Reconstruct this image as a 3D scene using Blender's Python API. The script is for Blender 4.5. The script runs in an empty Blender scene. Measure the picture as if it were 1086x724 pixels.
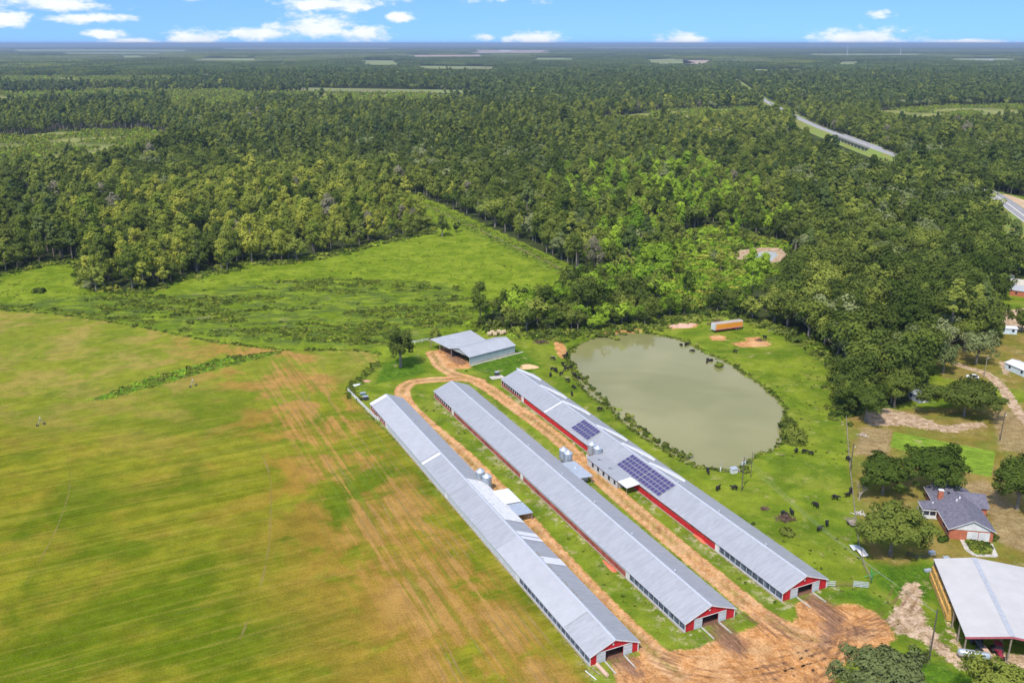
import bpy, math, random
import numpy as np
from mathutils import Vector, Matrix
R = math.radians
sc = bpy.context.scene
col = sc.collection
random.seed(7)
RNG = np.random.default_rng(11)

# ------------------------------------------------------------------ camera
F, TH, H = 968.22, R(18.0786), 110.0          # focal length in photo pixels (1086 wide), pitch, height
cam = bpy.data.cameras.new('camera')
cam.sensor_width = 36.0
cam.lens = 36.0 * F / 1086.0
cam.clip_start = 1.0
cam.clip_end = 90000.0
camo = bpy.data.objects.new('camera', cam)
col.objects.link(camo)
camo.location = (0, 0, H)
camo.rotation_euler = (R(90) - TH, 0, 0)
sc.camera = camo

# ------------------------------------------------------------------ light, sky, exposure
SUN_AZ, SUN_EL = R(206), R(56)                # compass azimuth from +Y clockwise: behind the camera, a little left
sun = bpy.data.lights.new('sun', 'SUN')
sun.energy = 3.0
sun.angle = R(3.0)
sun.color = (1.0, 0.945, 0.85)
suno = bpy.data.objects.new('sun', sun)
col.objects.link(suno)
sd = Vector((math.sin(SUN_AZ) * math.cos(SUN_EL), math.cos(SUN_AZ) * math.cos(SUN_EL), math.sin(SUN_EL)))
suno.rotation_euler = sd.to_track_quat('Z', 'Y').to_euler()
suno.location = (0, 0, 60)
EXPOSURE = 0.46
sc.view_settings.view_transform = 'Standard'
sc.view_settings.look = 'None'
sc.view_settings.gamma = 1.0
sc.view_settings.use_curve_mapping = False
sc.view_settings.exposure = EXPOSURE
SKY_STRENGTH = 0.15
CLOUD_LIGHT = 5.6
HAZE_DENSITY = 6.5e-5

class N:
    """small helper for node trees"""
    def __init__(s, nt):
        s.nt = nt
        nt.nodes.clear()
    def n(s, t, **kw):
        nd = s.nt.nodes.new(t)
        for k, v in kw.items():
            if k == 'ins':
                for i, x in v.items():
                    if isinstance(x, bpy.types.NodeSocket):
                        s.nt.links.new(x, nd.inputs[i])
                    else:
                        nd.inputs[i].default_value = x
            else:
                setattr(nd, k, v)
        return nd
    def m(s, op, a, b=0.0, c=None, clamp=False):
        nd = s.nt.nodes.new('ShaderNodeMath')
        nd.operation = op
        nd.use_clamp = clamp
        for i, x in enumerate((a, b) if c is None else (a, b, c)):
            if isinstance(x, bpy.types.NodeSocket):
                s.nt.links.new(x, nd.inputs[i])
            else:
                nd.inputs[i].default_value = x
        return nd.outputs[0]
    def mix(s, f, a, b, mode='MIX'):
        nd = s.nt.nodes.new('ShaderNodeMix')
        nd.data_type = 'RGBA'
        nd.blend_type = mode
        for i, x in ((0, f), (6, a), (7, b)):
            if isinstance(x, bpy.types.NodeSocket):
                s.nt.links.new(x, nd.inputs[i])
            elif isinstance(x, (int, float)):
                nd.inputs[i].default_value = x
            else:
                nd.inputs[i].default_value = (*x[:3], 1)
        return nd.outputs[2]
    def noise(s, vec, scale, detail=3, rough=.55, dist=0.0):
        nd = s.n('ShaderNodeTexNoise')
        nd.inputs['Scale'].default_value = scale
        nd.inputs['Detail'].default_value = detail
        nd.inputs['Roughness'].default_value = rough
        nd.inputs['Distortion'].default_value = dist
        if vec is not None:
            s.nt.links.new(vec, nd.inputs['Vector'])
        return nd.outputs[0]
    def step(s, x, lo, hi):
        nd = s.nt.nodes.new('ShaderNodeMapRange')
        nd.interpolation_type = 'SMOOTHSTEP'
        s.nt.links.new(x, nd.inputs[0])
        nd.inputs[1].default_value = lo
        nd.inputs[2].default_value = hi
        return nd.outputs[0]
    def mapv(s, vec, scale=(1, 1, 1), rz=0.0, loc=(0, 0, 0)):
        if rz:                                     # turn first, stretch afterwards
            r = s.nt.nodes.new('ShaderNodeMapping')
            s.nt.links.new(vec, r.inputs[0])
            r.inputs[2].default_value = (0, 0, rz)
            vec = r.outputs[0]
        nd = s.nt.nodes.new('ShaderNodeMapping')
        s.nt.links.new(vec, nd.inputs[0])
        nd.inputs[1].default_value = loc
        nd.inputs[3].default_value = scale
        return nd.outputs[0]
    def link(s, a, b):
        s.nt.links.new(a, b)

world = bpy.data.worlds.new('World')
sc.world = world
world.use_nodes = True
w = N(world.node_tree)
tc = w.n('ShaderNodeTexCoord').outputs['Generated']
sky = w.n('ShaderNodeTexSky')
sky.sky_type = 'NISHITA'
sky.sun_disc = False
sky.sun_elevation = SUN_EL
sky.sun_rotation = SUN_AZ
sky.air_density = 1.0
sky.dust_density = 0.25
sky.ozone_density = 2.2
sky.altitude = 110
# the thin horizon band is looked up a little higher, where the clear sky is bluer
lift = w.n('ShaderNodeVectorMath', operation='ADD', ins={0: tc, 1: (0, 0, 0.16)})
nrm = w.n('ShaderNodeVectorMath', operation='NORMALIZE', ins={0: lift.outputs[0]})
w.link(nrm.outputs[0], sky.inputs[0])
sx = w.n('ShaderNodeSeparateXYZ', ins={0: tc})
az = w.m('ARCTAN2', sx.outputs[0], sx.outputs[1])
el = w.m('ARCSINE', sx.outputs[2])
def px_dir(px, py):
    x, y = (px - 543) / F, (362 - py) / F
    v = Vector((x, math.cos(TH) + y * math.sin(TH), -math.sin(TH) + y * math.cos(TH))).normalized()
    return math.atan2(v.x, v.y), math.asin(v.z)
acc = None
CL = [(215, 41, 34, 9), (330, 30, 60, 15), (385, 36, 34, 10), (280, 36, 45, 8), (352, 4, 60, 8), (566, 42, 36, 10), (514, 39, 14, 4),
      (720, 44, 34, 11), (918, 41, 54, 13), (932, 14, 18, 5), (8, 20, 24, 10), (52, 4, 55, 8), (112, 37, 26, 5), (142, 45, 30, 5),
      (100, 20, 40, 5), (1020, 45, 60, 4), (422, 18, 14, 6), (448, -14, 160, 14), (160, -22, 150, 16)]
nz1 = w.noise(w.mapv(tc, (1, 1, 2.6)), 26, 5, .62)
nz2 = w.noise(w.mapv(tc, (1, 1, 2.2)), 90, 4, .6)
for cx, cy, cw, ch in CL:
    a0, e0 = px_dir(cx, cy)
    dx = w.m('DIVIDE', w.m('SUBTRACT', az, a0), cw / F)
    dy = w.m('DIVIDE', w.m('SUBTRACT', el, e0), ch / F)
    d = w.m('SQRT', w.m('ADD', w.m('MULTIPLY', dx, dx), w.m('MULTIPLY', dy, dy)))
    f = w.m('SUBTRACT', 1.0, d)
    acc = f if acc is None else w.m('MAXIMUM', acc, f)
shape = w.m('ADD', acc, w.m('ADD', w.m('MULTIPLY', w.m('SUBTRACT', nz1, .5), 2.2), w.m('MULTIPLY', w.m('SUBTRACT', nz2, .5), 1.2)))
near_mask = w.step(shape, -.08, .74)
# the rest of the sky dome: broken cumulus overhead
big = w.noise(w.mapv(tc, (1, 1, 1.6), loc=(3.1, 1.7, .4)), 2.6, 6, .58)
hi = w.m('MULTIPLY', w.step(big, .44, .62), w.step(el, .055, .15))
mask = w.m('MAXIMUM', near_mask, hi)
shade = w.mix(w.step(nz1, .3, .7), (.80, .86, .95), (1, 1, 1))
cl = w.n('ShaderNodeVectorMath', operation='SCALE', ins={0: shade})
cl.inputs['Scale'].default_value = CLOUD_LIGHT
skyc = w.mix(1.0, sky.outputs[0], (0.56, 0.76, 1.04), 'MULTIPLY')
full = w.mix(w.m('MULTIPLY', mask, .9), skyc, cl.outputs[0])
bg = w.n('ShaderNodeBackground', ins={0: full, 1: SKY_STRENGTH})
wo = w.n('ShaderNodeOutputWorld')
w.link(bg.outputs[0], wo.inputs[0])

# ------------------------------------------------------------------ picture to ground
CT, ST = math.cos(TH), math.sin(TH)
def G(px, py, h=0.0):
    """the point of the photograph px,py at height h above the ground"""
    x, y = (px - 543) / F, (362 - py) / F
    t = (h - H) / (-ST + y * CT)
    return (x * t, (CT + y * ST) * t)
def to_px(X, Y, Z=0.0):
    z = Z - H
    d = Y * CT - z * ST
    return 543 + F * X / d, 362 - F * (Y * ST + z * CT) / d
def PG(pts, h=0.0):
    return np.array([G(x, y, h) for x, y in pts])
def inside(P, poly):
    x, y = P[:, 0], P[:, 1]
    r = np.zeros(len(P), bool)
    n = len(poly)
    for i in range(n):
        x1, y1 = poly[i]
        x2, y2 = poly[(i + 1) % n]
        if y1 == y2: continue
        c = ((y1 > y) != (y2 > y)) & (x < (x2 - x1) * (y - y1) / (y2 - y1) + x1)
        r ^= c
    return r
def line_dist(P, line, closed=False):
    d = np.full(len(P), 1e9)
    n = len(line)
    for i in range(n if closed else n - 1):
        a = np.array(line[i]); b = np.array(line[(i + 1) % n])
        ab = b - a
        t = np.clip(((P - a) @ ab) / max(1e-9, ab @ ab), 0, 1)
        q = P - (a + t[:, None] * ab)
        d = np.minimum(d, np.sqrt((q * q).sum(1)))
    return d
def sdist(P, poly):
    """signed distance to a polygon, negative inside (far points skipped)"""
    lo, hi_ = poly.min(0) - 12, poly.max(0) + 12
    m = (P[:, 0] > lo[0]) & (P[:, 0] < hi_[0]) & (P[:, 1] > lo[1]) & (P[:, 1] < hi_[1])
    d = np.full(len(P), 50.0)
    if m.any():
        q = P[m]
        dd = line_dist(q, poly, True)
        dd[inside(q, poly)] *= -1
        d[m] = dd
    return d
def ldist(P, line, pad=20):
    lo, hi_ = line.min(0) - pad, line.max(0) + pad
    m = (P[:, 0] > lo[0]) & (P[:, 0] < hi_[0]) & (P[:, 1] > lo[1]) & (P[:, 1] < hi_[1])
    d = np.full(len(P), 50.0)
    if m.any():
        d[m] = line_dist(P[m], line)
    return d
def smooth_line(pts, n=6):
    p = np.array(pts, float)
    out = []
    for i in range(len(p) - 1):
        p0, p1, p2, p3 = p[max(i - 1, 0)], p[i], p[i + 1], p[min(i + 2, len(p) - 1)]
        for k in range(n):
            t = k / n
            out.append(.5 * ((2 * p1) + (-p0 + p2) * t + (2 * p0 - 5 * p1 + 4 * p2 - p3) * t * t + (-p0 + 3 * p1 - 3 * p2 + p3) * t ** 3))
    out.append(p[-1])
    return np.array(out)
def vnoise(X, Y, s, seed=0):
    """smooth value noise 0..1"""
    x, y = X / s, Y / s
    xi, yi = np.floor(x).astype(np.int64), np.floor(y).astype(np.int64)
    fx, fy = x - xi, y - yi
    fx, fy = fx * fx * (3 - 2 * fx), fy * fy * (3 - 2 * fy)
    def h(a, b):
        v = np.sin(a * 127.1 + b * 311.7 + seed * 74.7) * 43758.5453
        return v - np.floor(v)
    return (h(xi, yi) * (1 - fx) + h(xi + 1, yi) * fx) * (1 - fy) + (h(xi, yi + 1) * (1 - fx) + h(xi + 1, yi + 1) * fx) * fy

# ------------------------------------------------------------------ object helpers
def tag(o, label=None, cat=None, group=None, kind=None):
    if label: o['label'] = label
    if cat: o['category'] = cat
    if group: o['group'] = group
    if kind: o['kind'] = kind
    return o
def thing(name, label, cat, loc=(0, 0, 0), rz=0.0, group=None):
    o = bpy.data.objects.new(name, None)
    col.objects.link(o)
    o.empty_display_size = .5
    o.location = loc
    o.rotation_euler = (0, 0, rz)
    return tag(o, label, cat, group)
def link_mesh(name, me, parent=None):
    o = bpy.data.objects.new(name, me)
    col.objects.link(o)
    if parent is not None: o.parent = parent
    return o
def copy_tree(o, parent=None):
    c = o.copy()
    col.objects.link(c)
    c.parent = parent
    for ch in KIDS.get(o.name, []):
        copy_tree(ch, c)
    return c
KIDS = {}
class MB:
    """collects shapes and links them as one mesh object"""
    def __init__(s): s.v, s.f, s.m = [], [], []
    def add(s, v, f, mi=0):
        b = len(s.v)
        s.v += [tuple(p) for p in v]
        s.f += [tuple(i + b for i in q) for q in f]
        s.m += [mi] * len(f)
        return s
    def hexa(s, b4, t4, mi=0):
        return s.add(list(b4) + list(t4), [(3, 2, 1, 0), (4, 5, 6, 7), (0, 1, 5, 4), (1, 2, 6, 5), (2, 3, 7, 6), (3, 0, 4, 7)], mi)
    def box(s, x0, y0, z0, x1, y1, z1, mi=0):
        return s.hexa([(x0, y0, z0), (x1, y0, z0), (x1, y1, z0), (x0, y1, z0)], [(x0, y0, z1), (x1, y0, z1), (x1, y1, z1), (x0, y1, z1)], mi)
    def slab(s, q, t, mi=0):
        """a plate: four (or more) points and a thickness below them"""
        a = Vector(q[0]); n = (Vector(q[1]) - a).cross(Vector(q[2]) - a).normalized()
        if n.z < 0: n = -n
        k = len(q)
        lo = [tuple(Vector(p) - n * t) for p in q]
        fs = [tuple(range(k)), tuple(range(2 * k - 1, k - 1, -1))]
        for i in range(k):
            j = (i + 1) % k
            fs.append((i, i + k, j + k, j))
        return s.add([tuple(p) for p in q] + lo, fs, mi)
    def cyl(s, p0, p1, r0, r1=None, n=10, mi=0, cap=True):
        r1 = r0 if r1 is None else r1
        a, b = Vector(p0), Vector(p1)
        d = (b - a).normalized()
        u = d.orthogonal().normalized(); v = d.cross(u)
        vs = []
        for c, r in ((a, r0), (b, r1)):
            vs += [tuple(c + (u * math.cos(2 * math.pi * i / n) + v * math.sin(2 * math.pi * i / n)) * r) for i in range(n)]
        fs = [(i, (i + 1) % n, n + (i + 1) % n, n + i) for i in range(n)]
        if cap: fs += [tuple(range(n - 1, -1, -1)), tuple(range(n, 2 * n))]
        return s.add(vs, fs, mi)
    def lathe(s, prof, c=(0, 0, 0), n=16, mi=0):
        vs = [(c[0] + r * math.cos(2 * math.pi * i / n), c[1] + r * math.sin(2 * math.pi * i / n), c[2] + z) for r, z in prof for i in range(n)]
        fs = [(k * n + i, k * n + (i + 1) % n, (k + 1) * n + (i + 1) % n, (k + 1) * n + i) for k in range(len(prof) - 1) for i in range(n)]
        return s.add(vs, fs, mi)
    def build(s, name, mats, parent=None, smooth=False, bevel=0.0):
        me = bpy.data.meshes.new(name)
        me.from_pydata(s.v, [], s.f)
        for mt in (mats if isinstance(mats, (list, tuple)) else [mats]): me.materials.append(mt)
        me.polygons.foreach_set('material_index', s.m)
        if smooth: me.polygons.foreach_set('use_smooth', [True] * len(s.f))
        me.update()
        o = link_mesh(name, me, parent)
        if bevel:
            b = o.modifiers.new('bevel', 'BEVEL'); b.width = bevel; b.segments = 1; b.limit_method = 'ANGLE'
        if parent is not None: KIDS.setdefault(parent.name, []).append(o)
        return o

MATS = {}
def mat(name, c, rough=.7, metal=0.0, var=.12, vs=1.2, c2=None, bump=0.0, bs=8.0, spec=.3, stretch=None, wave=None):
    """painted or bare surface with uneven tone; wave=(scale, axis) gives ribbed sheeting"""
    if name in MATS: return MATS[name]
    m = bpy.data.materials.new(name); MATS[name] = m
    m.use_nodes = True
    k = N(m.node_tree)
    o = k.n('ShaderNodeOutputMaterial')
    p = k.n('ShaderNodeBsdfPrincipled')
    k.link(p.outputs[0], o.inputs[0])
    t = k.n('ShaderNodeTexCoord').outputs['Object']
    v = k.mapv(t, stretch) if stretch else t
    a = k.noise(v, vs, 5, .65)
    lo = tuple(x * (1 - var) for x in c); hi2 = c2 or tuple(min(1, x * (1 + var)) for x in c)
    k.link(k.mix(k.step(a, .32, .68), lo, hi2), p.inputs['Base Color'])
    p.inputs['Roughness'].default_value = rough
    p.inputs['Metallic'].default_value = metal
    p.inputs['Specular IOR Level'].default_value = spec
    hgt = None
    if wave:
        wv = k.n('ShaderNodeTexWave', bands_direction=wave[1], wave_profile='SIN')
        wv.inputs['Scale'].default_value = wave[0]
        k.link(t, wv.inputs[0])
        hgt = wv.outputs[1]
    if bump:
        b = k.n('ShaderNodeBump', ins={0: bump, 1: .05 if wave else .1})
        k.link(hgt if hgt is not None else k.noise(t, bs, 4), b.inputs['Height'])
        k.link(b.outputs[0], p.inputs['Normal'])
    return m
# ------------------------------------------------------------------ where things lie (traced on the ground plane)
FIELD = PG([(-80, 330), (0, 329), (60, 333), (110, 340), (150, 347), (190, 355), (230, 363), (265, 368), (300, 371), (350, 371), (385, 371), (400, 375),
            (402, 384), (388, 397), (373, 412), (371, 420), (385, 432), (393, 442), (430, 478), (500, 558), (560, 628), (614, 694), (622, 708), (628, 724), (655, 790), (-160, 790)])
MEADOW = PG([(-80, 331), (-30, 300), (0, 292), (40, 281), (85, 277), (88, 292), (92, 303), (100, 310), (127, 310), (160, 309), (187, 297), (227, 289), (245, 287), (247, 279), (283, 280), (310, 278),
             (362, 268), (405, 257), (438, 252), (456, 246), (450, 235), (436, 221), (420, 207), (430, 203), (470, 217), (518, 240), (571, 265), (608, 282), (606, 292), (595, 304), (580, 312), (545, 322), (520, 332), (507, 342),
             (490, 352), (455, 358), (430, 372), (402, 384), (400, 375), (385, 371), (300, 371), (265, 368), (230, 363), (190, 355), (150, 347), (110, 340), (60, 333), (0, 329)])
PASTURE = PG([(430, 372), (455, 358), (490, 352), (507, 342), (530, 346), (560, 353), (610, 354), (650, 350), (690, 345), (715, 335), (750, 333), (800, 341), (835, 352), (862, 365), (884, 378), (893, 395), (896, 430),
              (899, 455), (903, 490), (908, 540), (912, 590), (922, 618), (945, 640), (960, 672), (1000, 700), (1020, 740), (1010, 790), (655, 790), (628, 724), (614, 694), (560, 628), (500, 558), (430, 478), (385, 432), (371, 420), (373, 412), (388, 397), (402, 384)])
YARD = PG([(896, 430), (905, 440), (925, 430), (935, 437), (950, 430), (968, 425), (985, 408), (985, 382), (1008, 374), (1045, 365), (1048, 345), (1045, 330), (1055, 312), (1058, 300), (1100, 292), (1160, 290), (1200, 400), (1260, 790), (1010, 790), (1020, 740),
           (1000, 700), (960, 672), (945, 640), (922, 618), (912, 590), (908, 540), (903, 490), (899, 455)])
POND = PG([(603, 375.5), (608, 369.5), (629, 359), (656, 353.5), (680, 353.5), (694, 355), (723, 361), (749, 374), (771, 384), (790, 397), (808, 409), (820, 419), (831.5, 430), (833, 438), (829.7, 451), (829.7, 464), (828, 470),
           (821.8, 476.6), (810.7, 480), (802, 483), (791, 492), (784, 496.5), (762, 498), (746.6, 496.5), (736.4, 495), (714, 484), (692, 470), (673, 457.6), (656, 445), (641, 430), (628.4, 423), (618.7, 412.6), (612, 403), (608, 392), (602, 381.6)], -0.5)
POND = smooth_line(list(POND) + [POND[0]], 3)[:-1]
QUARRY = PG([(782, 267), (802, 263), (826, 263), (832, 270), (824, 277), (802, 279), (785, 276)])
GLADE = PG([(712, 255), (742, 240), (770, 240), (800, 250), (832, 255), (838, 272), (828, 290), (790, 300), (762, 318), (735, 330), (712, 332), (700, 312), (708, 285)])
LEFT_GLADE = PG([(15, 222), (20, 210), (30, 200), (38, 201), (36, 214), (38, 222), (28, 226)])
ROAD_GLADE = PG([(1034, 208), (1060, 205), (1110, 212), (1180, 225), (1200, 300), (1100, 292), (1064, 272), (1050, 246), (1038, 222)])
HIGHWAY = smooth_line([G(*p) for p in [(775, 84), (790, 96), (812, 110), (842, 126.5), (868, 139), (900, 151.5), (935, 165), (985, 183), (1045, 209), (1086, 238), (1150, 290)]], 6)
CLEAR = [FIELD, MEADOW, PASTURE, YARD, QUARRY, LEFT_GLADE, ROAD_GLADE]
def road(pts, wd): return (smooth_line([G(*p) for p in pts], 5), wd)
ROADS = [
    road([(508, 404), (490, 401), (470, 402), (450, 403.5), (435, 406), (427, 413), (428, 422), (436, 434), (452, 449), (478, 471), (505, 496), (548, 541), (592, 590), (636, 637), (672, 672), (700, 698), (720, 716)], 5.2),
    road([(458, 374), (462, 380), (467, 388), (480, 396), (500, 402), (520, 413), (545, 431), (590, 464), (640, 511), (700, 563), (760, 613), (800, 646), (835, 668), (870, 680)], 4.8),
]
PADS = [  # bare orange earth
    PG([(462, 372), (474, 368), (497, 384), (500, 390), (478, 392), (462, 380)]),
    PG([(655, 724), (650, 704), (672, 696), (690, 698), (705, 690), (740, 688), (762, 678), (790, 668), (812, 660), (838, 662), (846, 654), (843, 640), (862, 634), (884, 642), (905, 640), (926, 648), (942, 662), (950, 676), (935, 690), (905, 698), (888, 712), (880, 760), (690, 770)]),
    PG([(587, 362), (594, 361), (601, 370), (600, 380), (594, 379), (590, 372)]),
    PG([(640, 352), (655, 348), (676, 348), (681, 351), (660, 354), (642, 356)]),
    PG([(697, 343), (708, 339), (728, 338), (741, 342), (738, 347), (712, 349)]),
    PG([(751, 357), (760, 355), (770, 357), (769, 361), (756, 361)]),
    PG([(775, 364), (788, 362), (796, 361), (812, 361), (818, 366), (804, 368), (786, 368)]),
    PG([(790, 358), (806, 357), (805, 361), (793, 361)]),
]
PALE = [  # pale sand and washed-out dirt
    PG([(862, 366), (884, 380), (895, 396), (897, 440), (893, 452), (886, 430), (884, 402), (872, 382), (856, 368)]),
    PG([(915, 438), (940, 432), (975, 440), (1000, 450), (1040, 446), (1052, 452), (1010, 460), (960, 452), (920, 452)]),
    PG([(950, 640), (955, 618), (972, 614), (982, 625), (980, 645), (992, 668), (1012, 690), (1032, 704), (1030, 716), (1006, 704), (975, 680), (948, 672), (935, 655)]),
    PG([(1000, 646), (1020, 676), (1034, 704), (1014, 690), (1002, 668)]),
    PG([(1058, 382), (1075, 385), (1072, 400), (1062, 396)]),
    PG([(1060, 330), (1086, 326), (1100, 345), (1080, 352), (1062, 350)]),
    PG([(1046, 690), (1100, 690), (1130, 700), (1130, 716), (1060, 706)]),
    PG([(940, 395), (962, 390), (970, 400), (955, 408), (944, 406)]),
    PG([(825, 543), (838, 541), (846, 543), (838, 547), (826, 547)]),
    PG([(748, 684), (765, 676), (780, 672), (775, 682), (760, 690)]),
    PG([(690, 628), (706, 640), (716, 655), (708, 656), (694, 642)]),
]
PALE_ROADS = [road([(985, 374), (1000, 380), (1020, 388), (1045, 396), (1062, 410), (1074, 428), (1088, 446), (1110, 470)], 3.6)]
MUD = [
    PG([(641, 690), (656, 686), (672, 700), (684, 716), (670, 722), (656, 708)]),
    PG([(746, 660), (762, 656), (778, 668), (796, 686), (790, 700), (770, 690), (754, 674)]),
    PG([(850, 632), (862, 628), (880, 640), (898, 656), (892, 676), (872, 690), (868, 672), (872, 656), (858, 644)]),
    PG([(900, 660), (925, 668), (915, 676), (895, 678)]),
    PG([(470, 372), (480, 370), (499, 384), (488, 388), (476, 382)]),
]
TAN = [PG([(914, 452), (946, 455), (944, 482), (905, 482)]), PG([(1020, 512), (1045, 508), (1100, 560), (1100, 590), (1060, 575), (1046, 545)]), PG([(1050, 430), (1086, 440), (1110, 480), (1060, 478)])]
CROP = [PG([(948, 457.5), (978, 463.5), (1056, 479), (1051, 506), (1020, 499), (944, 473)])]
DRY = [PG([(898, 438), (1120, 425), (1160, 610), (1000, 596), (975, 590), (955, 600), (920, 592), (905, 520)]), PG([(985, 372), (1100, 330), (1120, 420), (1000, 400)])]
LUSH = [PG([(505, 372), (548, 366), (575, 388), (560, 400), (520, 398), (498, 392)]), PG([(925, 596), (990, 596), (1000, 640), (950, 636), (925, 618)]), PG([(984, 610), (1000, 640), (1008, 672), (996, 668)]),
        PG([(960, 690), (1000, 700), (1045, 724), (1040, 790), (950, 780)]), PG([(700, 690), (735, 684), (745, 668), (765, 690), (700, 700)]), PG([(405, 385), (440, 375), (455, 395), (425, 402), (395, 408)]),
        PG([(870, 628), (915, 622), (945, 642), (930, 646), (905, 636), (878, 636)])] + [GLADE]
WEEDY = [PG([(-60, 318), (0, 322), (90, 312), (190, 312), (260, 300), (350, 295), (470, 300), (505, 312), (500, 338), (440, 362), (395, 368), (300, 366), (230, 358), (150, 344), (60, 330), (-60, 328)]),
         PG([(455, 215), (509, 238), (562, 263), (604, 284), (594, 291), (552, 271), (500, 246), (450, 222)]), PG([(95, 424), (160, 400), (240, 379), (300, 371.5), (296, 375), (230, 391), (165, 409), (110, 424)])]
STRIP = WEEDY[2]

# ------------------------------------------------------------------ the ground: one continuous sheet, cut into its regions
def soft(d, wd): return np.clip(.5 - d / wd, 0, 1)
def ground_masks(P):
    n = len(P)
    A = np.zeros((n, 4), np.float32); B = A.copy(); C = A.copy()
    mx = lambda polys, wd: np.max([soft(sdist(P, q), wd) for q in polys], axis=0)
    A[:, 0] = soft(sdist(P, FIELD), 1.6)
    dr = np.max([soft(ldist(P, l) - wd / 2, 2.2) for l, wd in ROADS] + [mx(PADS, 4.0)], axis=0)
    A[:, 1] = dr
    A[:, 2] = mx(MUD, 5.0)
    A[:, 3] = np.maximum(mx(PALE, 3.0) * .72, np.max([soft(ldist(P, l) - wd / 2, 2.5) for l, wd in PALE_ROADS], axis=0))
    B[:, 0] = mx(WEEDY, 8.0)
    B[:, 1] = mx(DRY, 8.0)
    B[:, 2] = mx(LUSH, 8.0)
    B[:, 3] = mx(CROP, 1.2)
    C[:, 0] = mx([MEADOW, PASTURE, YARD, GLADE, LEFT_GLADE, ROAD_GLADE], 3.0)
    C[:, 1] = mx(TAN, 4.0)
    C[:, 2] = mx([STRIP], 2.5)
    C[:, 3] = soft(sdist(P, MEADOW), 3.0)
    lane = sdist(P, QUARRY)
    A[:, 3] = np.maximum(A[:, 3], soft(lane - 1.5, 4))
    D = np.zeros((n, 4), np.float32)
    cl_ = np.min([ldist(P, l) for l, wd in ROADS], axis=0)
    D[:, 0] = np.exp(-(cl_ / .75) ** 2)
    D[:, 1] = np.exp(-((cl_ - 1.3) / .55) ** 2)
    dd = np.full(n, 50.0)
    for o_, w_, ln_ in (((55.72, 162.88), 12.67, 139.5), ((33.71, 152.43), 12.73, 139.19), ((14.26, 142.31), 11.2, 138.71)):
        L_ = np.array([math.cos(-1.12956), math.sin(-1.12956)]); W_ = np.array([-L_[1], L_[0]])
        c_ = np.array(o_) + W_ * w_ / 2 - L_ * ln_ / 2
        u_ = np.abs((P - c_) @ W_) - w_ / 2; v_ = np.abs((P - c_) @ L_) - ln_ / 2
        dd = np.minimum(dd, np.where(v_ < 0, np.maximum(u_, 0), np.hypot(np.maximum(u_, 0), np.maximum(v_, 0))))
    D[:, 2] = np.clip(1 - np.abs(dd - .8) / 2.6, 0, 1)
    D[:, 3] = A[:, 1]
    return A, B, C, D
def ground_z(P):
    d = sdist(P, POND)
    z = np.zeros(len(P))
    out = d >= 0
    z[out] = -.5 * np.clip(1 - d[out] / 2.4, 0, 1) ** 1.5
    z[~out] = -.5 - 1.6 * np.clip(-d[~out] / 5.0, 0, 1)
    q = sdist(P, QUARRY)
    z = np.where(q < 3, np.minimum(z, -1.2 * np.clip((3 - q) / 14, 0, 1)), z)
    return z

gm = bpy.data.materials.new('ground_surface')
gm.use_nodes = True
k = N(gm.node_tree)
out = k.n('ShaderNodeOutputMaterial')
bs = k.n('ShaderNodeBsdfPrincipled')
bs.inputs['Roughness'].default_value = .95
bs.inputs['Specular IOR Level'].default_value = 0.0
k.link(bs.outputs[0], out.inputs[0])
pos = k.n('ShaderNodeNewGeometry').outputs['Position']
def attr(nm):
    a = k.n('ShaderNodeAttribute', attribute_name=nm)
    s_ = k.n('ShaderNodeSeparateColor', ins={0: a.outputs['Color']})
    return s_.outputs[0], s_.outputs[1], s_.outputs[2], a.outputs['Alpha']
aF, aD, aM, aP = attr('mask_a')
bW, bY, bL, bC = attr('mask_b')
cG, cT, cS, cM = attr('mask_c')
dC, dR, dE, dX = attr('mask_d')
n_big = k.noise(pos, .012, 3, .6)
n_med = k.noise(pos, .06, 5, .62, .6)
n_m2 = k.noise(k.mapv(pos, loc=(91, 17, 3)), .11, 5, .65, .4)
n_sm = k.noise(pos, .55, 5, .7)
n_fine = k.noise(pos, 2.2, 4, .75)
def edge(msk, amp, lo=.42, hi=.58, nz=n_sm):
    return k.step(k.m('ADD', msk, k.m('MULTIPLY', k.m('SUBTRACT', nz, .5), amp)), lo, hi)
# forest floor
c0 = k.mix(k.step(n_sm, .3, .7), (.030, .045, .014), (.075, .085, .032))
c0 = k.mix(k.step(n_med, .52, .72), c0, (.085, .125, .028))
# grass of meadow and pasture
g1 = k.mix(k.step(n_med, .36, .64), (.105, .165, .012), (.20, .25, .020))
g1 = k.mix(k.m('MULTIPLY', k.step(n_m2, .44, .66), .55), g1, (.26, .275, .040))
g1 = k.mix(k.m('MULTIPLY', k.step(n_sm, .52, .72), .45), g1, (.10, .19, .018))
g1 = k.mix(k.m('MULTIPLY', k.step(n_fine, .55, .75), .35), g1, (.075, .14, .018))
g1 = k.mix(edge(bL, .9, .35, .75), g1, k.mix(k.step(n_sm, .35, .65), (.055, .120, .010), (.110, .195, .014)))
gm1 = k.mix(k.step(n_m2, .38, .62), (.140, .200, .012), (.225, .280, .024))
gm1 = k.mix(k.m('MULTIPLY', k.step(n_sm, .50, .66), .6), gm1, (.085, .165, .018))
g1 = k.mix(cM, g1, gm1)
w1 = k.noise(k.mapv(pos, (1, 2.6, 1), rz=R(-4)), .085, 6, .72, .5)
wd = k.m('MULTIPLY', k.step(w1, .43, .58), bW)
g1 = k.mix(k.m('MULTIPLY', wd, .9), g1, k.mix(k.step(n_fine, .35, .65), (.045, .085, .016), (.12, .16, .035)))
g1 = k.mix(k.m('MULTIPLY', k.m('MULTIPLY', k.step(n_m2, .60, .72), bW), .6), g1, (.21, .17, .10))
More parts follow.
